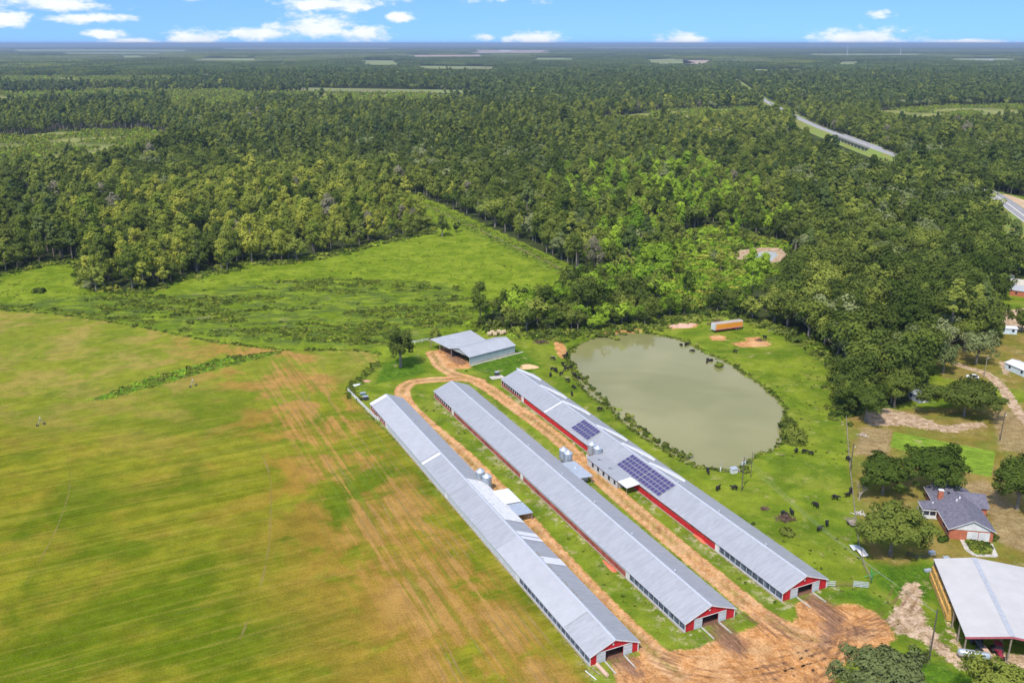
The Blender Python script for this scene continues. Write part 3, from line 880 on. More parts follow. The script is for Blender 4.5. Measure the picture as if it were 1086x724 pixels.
# ------------------------------------------------------------------ where the wild trees stand
def hexgrid(x0, x1, y0, y1, s, jit):
    ys = np.arange(y0, y1, s * .9); out = []
    for j, y in enumerate(ys):
        hw = max(90, y * .60 + 45)
        xs = np.arange(max(x0, -hw), min(x1, hw), s) + (j % 2) * s / 2
        out.append(np.stack([xs, np.full(len(xs), y)], 1))
    Q = np.concatenate(out)
    return Q + RNG.uniform(-jit, jit, Q.shape) * s
def poly_px(P, pts):
    px, py = to_px(P[:, 0], P[:, 1])
    return inside(np.stack([px, py], 1), pts)
def open_ground(P):
    r = np.zeros(len(P), bool)
    for q in CLEAR: r |= inside(P, q)
    m = P[:, 1] < 1.9e3
    hd = np.full(len(P), 99.0)
    hd[:] = ldist(P, HIGHWAY, 40)
    # keep the near side of the highway open so the road shows over the trees
    hx, _hy = to_px(P[:, 0], P[:, 1])
    r |= (hd < 15) & ((hx < 948) | (hx > 1040))
    r |= hd < 8
    px, py = to_px(P[:, 0], P[:, 1])
    r |= inside(np.stack([px, py], 1), [(838, 142), (860, 162), (900, 180), (950, 196), (956, 170), (935, 160), (870, 134), (842, 120)])
    r |= inside(np.stack([px, py], 1), [(784, 92), (792, 104), (808, 112), (812, 106), (800, 98), (786, 86)])
    return r
YOUNG = [[(-40, 76), (120, 76), (200, 82), (200, 90), (100, 95), (-40, 95)], [(-40, 100), (100, 98), (250, 96), (262, 104), (185, 110), (-40, 117)], [(-40, 150), (60, 140), (150, 137), (190, 146), (165, 166), (60, 184), (-40, 196)], [(330, 112), (420, 108), (520, 110), (560, 114), (430, 118), (340, 118)],
         [(180, 108), (250, 104), (280, 116), (230, 126), (180, 122)], [(610, 128), (700, 118), (830, 113), (850, 120), (790, 130), (650, 142)], [(930, 118), (1010, 112), (1110, 112), (1110, 132), (1000, 138), (930, 136)],
         [(90, 96), (500, 101), (560, 106), (300, 112), (90, 108)]]
young_ground = mat('young_plantation_grass', (.22, .26, .05), .95, 0, .3, .02, c2=(.32, .31, .08), bump=.5, bs=1.0)
for q in YOUNG: sheet('grassland', PG(q), .12, young_ground)
def wild(P):
    """kind, tint and size for each tree spot"""
    n = len(P)
    px, py = to_px(P[:, 0], P[:, 1]); PP = np.stack([px, py], 1)
    u = RNG.random(n); nz = vnoise(P[:, 0], P[:, 1], 120, 1) * .6 + vnoise(P[:, 0], P[:, 1], 45, 2) * .4
    kd = np.where(u < .48, 'broad', np.where(u < .85, 'tall', 'pine')).astype('<U6')
    pz = vnoise(P[:, 0], P[:, 1] * .6, 380, 5)
    kd[(pz > .56) & (u > .15) & (P[:, 1] > 900)] = 'pine'
    t = RNG.random(n) * .55 + nz * .75  # slow noise groups dark and light tints, standing in for cloud shadow too
    ti = np.where(t < .50, 'dark', np.where(t < .78, 'mid', np.where(t < .93, 'oak', 'grey'))).astype('<U6')
    v3 = vnoise(P[:, 0], P[:, 1], 22, 51); ti[(v3 > .72) & (RNG.random(n) < .6)] = 'mid'; ti[(v3 < .22) & (RNG.random(n) < .5)] = 'dark'
    ti[(kd == 'tall') & (t > .78)] = 'oak'; ti[(kd == 'tall') & (t > 1.02)] = 'yellow'; ti[(kd == 'broad') & (RNG.random(n) < .07)] = 'grey'
    sc_ = RNG.uniform(.66, 1.15, n); sc_[RNG.random(n) < .10] *= 1.32; clus = vnoise(P[:, 0], P[:, 1], 30, 77); sc_ *= .86 + .28 * clus
    right = inside(PP, [(820, 165), (1110, 165), (1110, 450), (880, 470), (850, 380), (740, 345), (790, 300), (840, 250)])
    kd[right & (u < .92)] = 'broad'; ti[right] = np.where(t[right] < .50, 'oak', np.where(t[right] < .78, 'dark', np.where(t[right] < .92, 'mid', 'grey'))); sc_[right] = RNG.uniform(.78, 1.42, right.sum())
    grove = inside(PP, [(60, 200), (300, 180), (470, 195), (460, 270), (90, 320)])
    kd[grove & (u > .25)] = 'tall'; ti[grove] = np.where(t[grove] < .62, 'mid', np.where(t[grove] < .95, 'yellow', 'oak')); sc_[grove] *= .95; lanes = inside(PP, [(395, 225), (470, 215), (470, 262), (395, 275)]); sc_[lanes] *= .72
    kd[grove & (u <= .25)] = 'broad'; ti[grove & (u <= .25)] = 'mid'
    dk = inside(PP, [(0, 195), (150, 190), (240, 250), (240, 300), (0, 300)]) & (u < .5)
    kd[dk] = 'broad'; ti[dk] = 'dark'
    lime = inside(PP, [(560, 195), (720, 175), (770, 190), (845, 240), (800, 330), (690, 345), (600, 300), (640, 250)]) & (RNG.random(n) < .44)
    kd[lime & (u > .4)] = 'tall'; kd[lime & (u <= .4)] = 'broad'; ti[lime] = 'lime'; sc_[lime] *= .9
    ti[(RNG.random(n) < .022) & (kd == 'tall')] = 'brown'
    young = np.zeros(n, bool)
    for q in YOUNG: young |= inside(PP, q)
    kd[young] = 'tall'; ti[young] = np.where(t[young] < .7, 'lime', 'yellow'); sc_[young] = RNG.uniform(.20, .36, young.sum())
    kd[young & (u < .3)] = 'broad'; ti[young & (kd == 'broad')] = 'mid'
    tk_ = inside(PP, [(510, 300), (600, 285), (690, 320), (790, 320), (790, 350), (700, 362), (510, 362)])
    kd[tk_] = 'broad'; sc_[tk_] = RNG.uniform(.42, .85, tk_.sum()); ti[tk_] = np.where(t[tk_] < .6, 'mid', np.where(t[tk_] < .8, 'lime', 'dark'))
    belt = inside(PP, [(130, 165), (420, 150), (620, 165), (560, 215), (430, 200), (300, 185), (150, 215)])
    ti[belt & (RNG.random(n) < .55)] = 'dark'; ti[belt & (RNG.random(n) < .12)] = 'grey'; kd[belt & (RNG.random(n) < .6)] = 'broad'
    farz = (py < 118) & ~young
    kd[farz & (RNG.random(n) < .6)] = 'pine'; ti[farz & (kd == 'pine')] = 'pine'
    ml = inside(PP, [(600, 118), (850, 105), (880, 135), (760, 165), (600, 170)]) & (RNG.random(n) < .5)
    ti[ml] = np.where(kd[ml] == 'tall', 'yellow', 'mid')
    glade = inside(P, GLADE)
    sc_[glade] *= .55
    ok = ~(glade & (RNG.random(n) < .72)) & ~young & ~(right & (RNG.random(n) < .22)) & ~inside(PP, [(768, 262), (840, 262), (840, 322), (772, 322)])
    # a tint is only used where its kind has it
    for kk in TINTS:
        bad = (kd == kk) & ~np.isin(ti, TINTS[kk])
        ti[bad] = {'broad': 'mid', 'tall': 'mid', 'pine': 'pine'}[kk]
    return kd, ti, sc_, young, ok
near = hexgrid(-900, 900, 240, 1650, 8.0, .42)
near = near[~open_ground(near)]
kd, ti, sz, yg, ok = wild(near)
near, kd, ti, sz = near[ok], kd[ok], ti[ok], sz[ok]
thin = (RNG.random(len(near)) < .95)
near, kd, ti, sz = near[thin], kd[thin], ti[thin], sz[thin]
farp = hexgrid(-4000, 4000, 1650, 3300, 10.5, .42)
farp = farp[~open_ground(farp)]
for q in FAR_CLEAR: farp = farp[~inside(farp, q)]
kf, tf, sf, _, okf = wild(farp)
farp, kf, tf, sf = farp[okf], kf[okf], tf[okf], sf[okf]
sf = sf * 1.12
# the trees that show largest stand as single trees
px, py = to_px(near[:, 0], near[:, 1])
hgt = np.array([BASE[a][0] for a in kd]) * sz
vis = (px > -25) & (px < 1110)
score = np.where(vis, hgt / np.hypot(near[:, 0], near[:, 1]), 0)
pickb, pickp = [], []
order = np.argsort(-score)
edge_first = []
for i in order:
    if score[i] <= 0: break
    if kd[i] == 'pine':
        if len(pickp) < 90: pickp.append(i)
    elif len(pickb) < 300: pickb.append(i)
chosen = set(pickb) | set(pickp)
WHERE = [  # areas a viewer can find, in picture coordinates, first match wins
    ([(-60, 100), (250, 100), (250, 330), (-60, 330)], 'in the wood above the weedy left meadow'),
    ([(250, 100), (470, 100), (470, 300), (250, 300)], 'in the grove at the top of the green meadow'),
    ([(470, 100), (615, 100), (640, 300), (590, 300), (500, 250)], 'along the far side of the grass lane'),
    ([(500, 290), (700, 290), (745, 345), (700, 365), (500, 360)], 'in the thicket between meadow and pond'),
    ([(600, 100), (850, 100), (850, 300), (770, 330), (700, 345), (600, 300)], 'in the bright wood round the small quarry pool'),
    ([(700, 290), (900, 290), (900, 470), (700, 400)], 'along the pasture edge beyond the pond'),
    ([(850, 100), (1000, 100), (1000, 420), (850, 420)], 'in the dense oak wood above the yards'),
    ([(900, 100), (1200, 100), (1200, 700), (900, 700)], 'beside the houses at the right edge'),
]
LOOK = {'dark': 'dark green', 'mid': 'mid green', 'grey': 'grey-green', 'oak': 'dull olive green', 'lime': 'bright lime green', 'yellow': 'yellow-green', 'brown': 'bare brownish', 'pine': 'deep green'}
KN = {'broad': ('broadleaf_tree', 'round-crowned tree'), 'tall': ('slender_tree', 'tall slender tree'), 'pine': ('pine_tree', 'tall pine')}
def put_tree(x, y, kdi, tii, s, vv, label, group, cat='tree', sxy=None, name=None):
    nm, _ = KN[kdi]
    t = thing(name or nm, label, cat, (x, y, 0), RNG.uniform(0, 6.28), group)
    q = s * RNG.uniform(.92, 1.12) if sxy is None else sxy
    t.scale = (q, q, s)
    cm, tkm = FINE[kdi, tii, vv]
    link_mesh('trunk', tkm, t); link_mesh('crown', cm, t)
    return t
for i in sorted(chosen, key=lambda j: -score[j]):
    area = 'in the wood behind the farm'
    for q, a in WHERE:
        if inside(np.array([[px[i], py[i]]]), q)[0]: area = a; break
    lb = f'{LOOK[ti[i]]} {KN[kd[i]][1]} {area}'
    put_tree(near[i, 0], near[i, 1], kd[i], ti[i], sz[i], int(RNG.integers(3)), lb, 'trees ' + area)

# the rest of the wood, one mass
def instancer(name, P, idx, scl, rot, meshes, zs=None, kind='stuff'):
    srcs = bpy.data.collections.new(name + '_kinds')
    for j, me in enumerate(meshes):
        srcs.objects.link(bpy.data.objects.new(f'{name}_kind_{j:03d}', me))
    me = bpy.data.meshes.new(name)
    co = np.zeros((len(P), 3), np.float32); co[:, :2] = P
    if zs is not None: co[:, 2] = zs
    me.vertices.add(len(P)); me.vertices.foreach_set('co', co.ravel())
    a = me.attributes.new('pick', 'INT', 'POINT'); a.data.foreach_set('value', np.asarray(idx, np.int32))
    a = me.attributes.new('size', 'FLOAT_VECTOR', 'POINT'); a.data.foreach_set('vector', np.asarray(scl, np.float32).ravel())
    a = me.attributes.new('turn', 'FLOAT', 'POINT'); a.data.foreach_set('value', np.asarray(rot, np.float32))
    o = link_mesh(name, me)
    ng = bpy.data.node_groups.new(name, 'GeometryNodeTree')
    ng.interface.new_socket('Geometry', in_out='INPUT', socket_type='NodeSocketGeometry')
    ng.interface.new_socket('Geometry', in_out='OUTPUT', socket_type='NodeSocketGeometry')
    gi = ng.nodes.new('NodeGroupInput'); go = ng.nodes.new('NodeGroupOutput')
    ci = ng.nodes.new('GeometryNodeCollectionInfo'); ci.inputs[0].default_value = srcs
    ci.inputs['Separate Children'].default_value = True; ci.inputs['Reset Children'].default_value = True
    iop = ng.nodes.new('GeometryNodeInstanceOnPoints'); iop.inputs['Pick Instance'].default_value = True
    def na(nm, ty):
        x = ng.nodes.new('GeometryNodeInputNamedAttribute'); x.data_type = ty; x.inputs[0].default_value = nm
        return next(s for s in x.outputs if s.enabled)
    cx = ng.nodes.new('ShaderNodeCombineXYZ')
    L = ng.links.new
    L(gi.outputs[0], iop.inputs['Points']); L(ci.outputs[0], iop.inputs['Instance'])
    L(na('pick', 'INT'), iop.inputs['Instance Index']); L(na('size', 'FLOAT_VECTOR'), iop.inputs['Scale'])
    L(na('turn', 'FLOAT'), cx.inputs[2]); L(cx.outputs[0], iop.inputs['Rotation'])
    L(iop.outputs[0], go.inputs[0])
    md = o.modifiers.new('scatter', 'NODES'); md.node_group = ng
    return tag(o, kind=kind)
keys = sorted(LOD.keys())
kix = {q: i for i, q in enumerate(keys)}
rest = np.array([i for i in range(len(near)) if i not in chosen])
def mass(name, P, K, T, S):
    n = len(P)
    vv = RNG.integers(0, 3, n)
    idx = [kix[a, b, c] for a, b, c in zip(K, T, vv)]
    q = S * RNG.uniform(.92, 1.2, n)
    instancer(name, P, idx, np.stack([q, q, S], 1), RNG.uniform(0, 6.28, n), [LOD[x] for x in keys])
mass('woodland', near[rest], kd[rest], ti[rest], sz[rest])
# coarser copies for the distance
LOD2 = {}
for kdi in BASE:
    h, r = BASE[kdi]
    for vv in range(3):
        V2, _ = tree_data(kdi, h, r, 400 + vv, 12, 9, 1.35)
        for tii in TINTS[kdi]: LOD2[kdi, tii, vv] = mesh_from(V2, None, [LM[tii]])
_l = LOD; LOD = LOD2
mass('distant_woodland', farp, kf, tf, sf)
LOD = _l
yp = []
for q in YOUNG:
    wq = PG(q); sp = 5.2 if wq[:, 1].mean() < 1500 else 9.5
    lo, hi_ = wq.min(0), wq.max(0)
    gx, gy = np.meshgrid(np.arange(lo[0], hi_[0], sp), np.arange(lo[1], hi_[1], sp))
    Qy = np.stack([gx.ravel(), gy.ravel()], 1) + RNG.uniform(-.3, .3, (gx.size, 2)) * sp
    Qy = Qy[inside(Qy, wq)]
    Qy = Qy[vnoise(Qy[:, 0], Qy[:, 1], 40, 61) > .36]
    yp.append(np.column_stack([Qy, np.full(len(Qy), 1.0 if sp < 6 else 1.55)]))
yp = np.concatenate(yp)
ykeys = [('broad', 'mid', 0), ('broad', 'lime', 1), ('tall', 'yellow', 2), ('broad', 'mid', 2)]
ys = RNG.uniform(.20, .40, len(yp)) * yp[:, 2]
instancer('young_plantation', yp[:, :2], RNG.integers(0, 4, len(yp)), np.stack([ys, ys, ys], 1), RNG.uniform(0, 6.28, len(yp)), [LOD2[k_] for k_ in ykeys])
print('young', len(yp))
# far off woods: patches a hundred metres across
def patch(seed, tint, kinds):
    rng = np.random.default_rng(seed); Vs = []
    for x in np.arange(-55, 55, 11.0):
        for y in np.arange(-55, 55, 11.0):
            cx, cy = x + rng.uniform(-4, 4), y + rng.uniform(-4, 4)
            hh = rng.uniform(11, 19); rr = rng.uniform(4, 6.5)
            d = rng.normal(size=(26, 3)); d[:, 2] = np.abs(d[:, 2]) + .05; d /= np.linalg.norm(d, axis=1)[:, None]
            p = d * np.array([rr, rr, hh * .42]) + np.array([cx, cy, hh * .55])
            nn = d + rng.normal(size=d.shape) * .3; nn /= np.linalg.norm(nn, axis=1)[:, None]
            a = rng.normal(size=d.shape); u = np.cross(nn, a); u /= np.linalg.norm(u, axis=1)[:, None]; w_ = np.cross(nn, u)
            s = 1.9
            Vs.append(np.stack([p - u * s, p - w_ * s, p + u * s, p + w_ * s], 1).reshape(-1, 3))
    return mesh_from(np.concatenate(Vs), None, [LM[tint]])
PT = [patch(900 + i, t_, None) for i, t_ in enumerate(['dark', 'pine', 'oak', 'dark', 'mid', 'grey'])]
fp = []
y = 3280.0; s = 96.0
while y < 21000:
    hw = y * .62 + 60
    xs = np.arange(-hw, hw, s) + RNG.uniform(0, s)
    fp.append(np.stack([xs, np.full(len(xs), y), np.full(len(xs), s / 96.0)], 1))
    y += s * .93
    if y > 6500: s = 150.0
    if y > 11000: s = 260.0
fp = np.concatenate(fp)
fp[:, :2] += RNG.uniform(-14, 14, (len(fp), 2))
keep = np.ones(len(fp), bool)
for q in FAR_CLEAR: keep &= ~inside(fp[:, :2], q)
hd_ = ldist(fp[:, :2], HIGHWAY, 60); keep &= hd_ > 48
fp = fp[keep]
rz_ = vnoise(fp[:, 0], fp[:, 1] * .5, 700, 9) + RNG.uniform(-.12, .12, len(fp))
ix = np.clip((rz_ * 6.2).astype(int), 0, 5)
instancer('far_woodland', fp[:, :2], ix, np.stack([fp[:, 2], fp[:, 2], np.ones(len(fp)) * 1.05], 1), RNG.integers(0, 4, len(fp)) * math.pi / 2, PT)

# ------------------------------------------------------------------ weeds, scrub and bank plants
def tuft(seed, r, h, n, size, tint):
    rng = np.random.default_rng(seed)
    nc = 7
    d = rng.normal(size=(nc, 3)); d[:, 2] = np.abs(d[:, 2]) * .5; c = d * np.array([r, r, h]) * .45
    return mesh_from(leaves(c, np.full(nc, r * .5), n, size, rng, up=.8, flat=h / r), None, [LM[tint]])
TF = [tuft(1, 1.0, .8, 12, .22, 'scrub'), tuft(2, 1.2, .9, 14, .24, 'mid'), tuft(3, .9, .7, 10, .20, 'lime'), tuft(4, 1.1, 1.0, 12, .24, 'dark'), tuft(5, 1.0, .9, 12, .22, 'yellow')]
def scatter_in(poly, n):
    lo, hi_ = poly.min(0), poly.max(0)
    Q = RNG.uniform(lo, hi_, (int(n), 2))
    return Q[inside(Q, poly)]
def tufts(name, Q, weights, s0, s1, zs=None):
    n = len(Q)
    idx = RNG.choice(5, n, p=np.array(weights) / sum(weights))
    s = RNG.uniform(s0, s1, n) * (1 + .8 * (RNG.random(n) < .08))
    instancer(name, Q, idx, np.stack([s, s, s * RNG.uniform(.7, 1.2, n)], 1), RNG.uniform(0, 6.28, n), TF, zs)
Q = np.concatenate([scatter_in(WEEDY[0], 26000)])
nzv = vnoise(Q[:, 0], Q[:, 1] * 2.4, 20, 3) * .5 + vnoise(Q[:, 0], Q[:, 1] * 1.8, 6, 4) * .5
Q = Q[nzv > .54]
tufts('meadow_weeds', Q, [4, 3, .8, 3.2, 1], .30, .72)
Q = np.concatenate([scatter_in(STRIP, 2600), scatter_in(WEEDY[1], 5200)])
tufts('field_weeds', Q, [3, 1.5, 3, .5, 1], .4, .85)
# weeds along the field's edge, the yard hedge and the wood's foot
def along(line, n, wd):
    L = np.array(line); seg = np.linalg.norm(np.diff(L, axis=0), axis=1); cum = np.concatenate([[0], np.cumsum(seg)])
    t = RNG.uniform(0, cum[-1], n); i = np.clip(np.searchsorted(cum, t) - 1, 0, len(seg) - 1)
    fr = (t - cum[i]) / seg[i]
    return L[i] * (1 - fr[:, None]) + L[i + 1] * fr[:, None] + RNG.normal(0, wd, (n, 2))
E1 = along(PG([(0, 329), (60, 333), (110, 340), (150, 347), (230, 363), (300, 371), (385, 372), (402, 376)]), 420, .35)
E2 = along(PG([(402, 384), (388, 397), (373, 412), (371, 422)]), 260, .9)
E3 = along(PG([(560, 353), (610, 354), (690, 345), (715, 336)]), 420, 2.2)
E4 = along(PG([(548, 352), (575, 358), (595, 362)]), 200, 2.0)
MEDGE = [(0, 292), (40, 281), (85, 277), (92, 303), (127, 310), (160, 309), (187, 297), (245, 287), (247, 279), (310, 278), (362, 268), (405, 257), (456, 246), (438, 221)]
E5 = along(PG(MEDGE), 1500, 2.2)
E7 = along(PG([(505, 345), (540, 352), (560, 354), (610, 355), (650, 350), (690, 345), (720, 337)]), 260, 4.0)
E6 = along(PG([(700, 345), (760, 334), (800, 342), (835, 353), (862, 366), (890, 392), (897, 440)]), 900, 1.8)
tufts('edge_weeds', np.concatenate([E1, E2, E3, E4]), [3, 3, 2, 2, 1], .3, .75)
tufts('wood_edge_scrub', np.concatenate([E5, E6, E7]), [3, 3, 1.5, 3, 1], .8, 1.9)
Q = scatter_in(GLADE, 2600); Q = Q[sdist(Q, QUARRY) > 3]
tufts('vine_cover', Q, [1, 1, 6, .3, 2], 1.0, 2.4)
Q = along(list(POND) + [POND[0]], 1150, .45)
Q = Q[~poly_px(Q, [(640, 345), (680, 345), (690, 360), (640, 360)])]
cc = POND.mean(0)
Q = cc + (Q - cc) * 1.010
tufts('pond_bank_weeds', Q, [3, 3, 1.2, 3, .6], .22, .62, np.full(len(Q), -.35))
Q = along(list(PG([(600, 378), (620, 405), (650, 434), (700, 470), (735, 492)], -.5)), 110, .6)
tufts('pond_bank_weeds', Q, [2, 3, .6, 5, .3], .45, .95, np.full(len(Q), -.35))

Q = scatter_in(PASTURE, 5200)
hb = np.min([np.where(np.abs((Q - (np.array(o_) + np.array([.904, .4272]) * w_ / 2)) @ np.array([.904, .4272])) < w_ / 2 + .4, 0, 9) for o_, w_ in (((55.72, 162.88), 12.67), ((33.71, 152.43), 12.73), ((14.26, 142.31), 11.2))], axis=0)
nzv = vnoise(Q[:, 0], Q[:, 1], 14, 31)
ok_ = (hb > 1) & (sdist(Q, POND) > 2) & (nzv > .60)
for l, wd in ROADS: ok_ &= ldist(Q, l) > wd / 2 + 1
for q in PADS: ok_ &= sdist(Q, q) > 1
tufts('pasture_weeds', Q[ok_], [3, 2, 1, 2.5, 1], .14, .42)
Q = scatter_in(MEADOW, 26000)
nzv = vnoise(Q[:, 0], Q[:, 1] * 1.7, 16, 41) * .5 + vnoise(Q[:, 0], Q[:, 1] * 1.6, 5, 42) * .5
tufts('meadow_plants', Q[nzv > .54], [3, 2, 2.5, 1, 1], .16, .42)
# ------------------------------------------------------------------ paint and metal
roofm = mat('roof_sheet', (.425, .432, .455), .45, .2, .09, .8, bump=.5, wave=(3.2, 'Y'), stretch=(.25, 1.6, 1))
roofl = mat('roof_sheet_new', (.49, .495, .515), .44, .15, .05, .5, bump=.5, wave=(3.2, 'Y'))
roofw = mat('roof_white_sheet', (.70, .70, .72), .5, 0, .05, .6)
ridgem = mat('ridge_metal', (.54, .56, .60), .4, .2, .06)
white = mat('white_paint', (.72, .71, .69), .6, 0, .12, 1.0)
offw = mat('grey_white_panel', (.56, .60, .62), .6, .1, .08, 1.0)
redp = mat('red_paint', (.55, .020, .028), .65, 0, .18, 1.3, stretch=(1, 1, .3))
redd = mat('worn_red_boards', (.33, .070, .050), .8, 0, .35, .6, c2=(.46, .12, .09))
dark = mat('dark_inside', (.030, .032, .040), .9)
mesh_blue = mat('curtain_mesh', (.050, .060, .115), .5, 0, .5, .8, c2=(.16, .19, .26))
galv = mat('galvanised', (.44, .49, .54), .38, .55, .12, 1.5, bump=.6, wave=(4.5, 'Z'))
galvp = mat('galvanised_plain', (.60, .64, .68), .38, .5, .10, 1.5)
steel = mat('dark_steel', (.08, .08, .085), .6, .3)
wood = mat('weathered_wood', (.33, .27, .21), .9, 0, .3, 2.0)
polewood = mat('pole_wood', (.13, .105, .085), .9, 0, .25, 2.0)
litter = mat('litter_floor', (.21, .105, .070), .95, 0, .3, .6)
slabm = mat('concrete_slab', (.52, .48, .42), .9, 0, .2, .8)
cellm = mat('solar_cells', (.095, .075, .185), .25, .2, .1, 2.0, spec=.6)
framem = mat('solar_frame', (.62, .62, .66), .4, .4)
tyrem = mat('tyre_rubber', (.025, .025, .025), .85)

HAZ = -math.radians(64.7187)
HL = Vector((math.cos(HAZ), math.sin(HAZ)))          # far to near along a house
HW = Vector((-HL.y, HL.x))                           # left eave to right eave
RZ = math.atan2(HW.y, HW.x)
class House:
    def __init__(s, o, w_, ln, he, hr):
        s.o, s.w, s.ln, s.he, s.hr = Vector(o), w_, ln, he, hr
        s.c = s.o + HW * w_ / 2 - HL * ln / 2
    def loc(s, px, py, h):
        p = Vector(G(px, py, h)) - s.c
        return p.dot(HW), p.dot(-HL)
    def roof_loc(s, px, py):
        """the roof point seen at px,py"""
        h = s.he
        for _ in range(8):
            x, y = s.loc(px, py, h)
            h = s.hr - (s.hr - s.he) * min(1, abs(x) / (s.w / 2))
        return x, y, h
    def z(s, x): return s.hr - (s.hr - s.he) * abs(x) / (s.w / 2)
HS = [House((55.72, 162.88), 12.67, 139.5, 2.15, 4.70), House((33.71, 152.43), 12.73, 139.19, 2.1, 4.66), House((14.26, 142.31), 11.2, 138.71, 2.05, 4.35)]
LAB = ['longest red and grey poultry house, nearest the pond, with solar panels on its roof', 'middle poultry house of three, plain grey roof between the two dirt tracks',
       'left poultry house beside the hay field, with a patched two-tone roof']
def poultry_house(hi, left_door):
    S = HS[hi]
    t = thing('poultry_house', LAB[hi], 'poultry house', (S.c.x, S.c.y, 0), RZ, 'long poultry houses')
    w2, l2, ov = S.w / 2, S.ln / 2, .35
    x0, x1, y0, y1 = -w2 + ov, w2 - ov, -l2 + .3, l2 - .3
    zt = S.he - .06
    MB().box(x0 - .1, y0 - .05, -.2, x1 + .1, y1 + .05, .06).build('floor_slab', litter, t)
    # roof: two slopes sagging a touch, with a ridge cap and fascia
    r = MB(); nseg = 46
    rng = np.random.default_rng(50 + hi)
    sag = np.cumsum(rng.normal(0, .007, nseg + 1)); sag -= np.linspace(0, sag[-1], nseg + 1); sag = np.clip(sag, -.07, .07)
    if hi == 0: sag2 = np.array([.16 * math.sin(i * .9) * (1 if i > nseg * .55 else 0) for i in range(nseg + 1)])
    else: sag2 = sag * 0
    for sgn in (-1, 1):
        for i in range(nseg):
            ya, yb = -l2 + S.ln * i / nseg, -l2 + S.ln * (i + 1) / nseg
            q2 = sag2 if sgn > 0 else sag * 0
            za, zb = S.he + sag[i], S.he + sag[i + 1]
            ma, mb = (S.he + S.hr) / 2 + sag[i] + q2[i], (S.he + S.hr) / 2 + sag[i + 1] + q2[i + 1]
            ra, rb = S.hr + sag[i] * .5, S.hr + sag[i + 1] * .5
            for (xa, pa, pb), (xb, qa, qb) in (((w2, za, zb), (w2 / 2, ma, mb)), ((w2 / 2, ma, mb), (0, ra, rb))):
                r.slab([(sgn * xa, ya, pa), (sgn * xa, yb, pb), (sgn * xb, yb, qb), (sgn * xb, ya, qa)], .05, 0)
    rf = r.build('roof', [roofm], t)
    cap = MB()
    for sgn in (-1, 1):
        cap.slab([(sgn * .32, -l2 - .02, S.z(.32) + .06), (sgn * .32, l2 + .02, S.z(.32) + .06), (0, l2 + .02, S.hr + .085), (0, -l2 - .02, S.hr + .085)], .03)
    cap.build('ridge_cap', ridgem, rf); KIDS.setdefault(rf.name, [])
    for fy in (-l2 - .06, l2 + .03):
        m = MB()
        for sgn in (-1, 1):
            m.hexa([(sgn * w2, fy, S.he - .22), (0, fy, S.hr - .24), (0, fy + .04, S.hr - .24), (sgn * w2, fy + .04, S.he - .22)],
                   [(sgn * w2, fy, S.he + .04), (0, fy, S.hr + .04), (0, fy + .04, S.hr + .04), (sgn * w2, fy + .04, S.he + .04)])
        m.build('fascia', white, t)
    # side walls: low boarded wall, posts, and an upper curtain
    near_len = [S.loc(764, 582, 1)[1] - y0, S.loc(665, 612, 1)[1] - y0, 30.0][hi]
    for sgn in (-1, 1):
        x = x0 if sgn < 0 else x1
        ya, yb, yc = y0, y0 + near_len, y1 - 15.0
        MB().box(x - .05, ya, .06, x + .05, yb, .45).build('low_wall', offw, t)
        MB().box(x - .05, yb, .06, x + .05, yc, zt - .75).build('side_boarding', [redp, redd, offw][hi], t)
        MB().box(x - .03, yb, zt - .745, x + .03, yc, zt).build('side_curtain', offw if hi else redd, t)
        MB().box(x - .05, yc, .06, x + .05, y1, .75).build('side_boarding', redd, t)
        # windows at the near end
        n = int(near_len / 1.8)
        for i in range(n):
            a = ya + near_len * i / n
            b = a + near_len / n - .10
            wdw = MB()
            wdw.box(x - .02, a + .04, .46, x + .02, b, zt - .10).build('window', mesh_blue, t)
            MB().box(x - .07, b + .005, .46, x + .07, a + near_len / n + .035, zt - .02).build('post', offw, t)
        for i in range(9):
            a = yc + i * 15.0 / 9
            MB().box(x - .08, a, .76, x + .08, a + .22, zt).build('post', white, t)
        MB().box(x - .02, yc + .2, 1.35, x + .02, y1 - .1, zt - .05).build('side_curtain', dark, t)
        # tall white door panels along the wall
        for a in (yb - .1, y0 + S.ln * .52, y1 - 17.0):
            MB().box(x + (-.14 if sgn < 0 else .06), a, .1, x + (-.06 if sgn < 0 else .14), a + 1.5, zt).build('side_door', white, t)
        MB().box(x - .34 if sgn < 0 else x + .06, ya, -.1, x - .06 if sgn < 0 else x + .34, y1, .10).build('footing', wood, t)
    # gable ends
    for fy, nr in ((y0, True), (y1, False)):
        dy = .05 * (1 if nr else -1)
        dw, dh = 1.95, 2.15
        f = -1 if nr else 1
        m = MB()
        zx = lambda x_: S.z(x_) - .10
        def panel(xa, xb, zlo):
            pts = [(xa, zlo), (xb, zlo), (xb, zx(xb))] + ([(0, zx(0))] if xa < 0 < xb else []) + [(xa, zx(xa))]
            k_ = len(pts)
            v_ = [(p[0], fy - .05, p[1]) for p in pts] + [(p[0], fy + .05, p[1]) for p in pts]
            fs = [tuple(range(k_)), tuple(range(2 * k_ - 1, k_ - 1, -1))] + [(i, i + k_, (i + 1) % k_ + k_, (i + 1) % k_) for i in range(k_)]
            m.add(v_, fs)
        panel(x0, -dw, .06); panel(dw, x1, .06); panel(-dw, dw, dh + .15)
        m.build('gable_wall', redp, t)
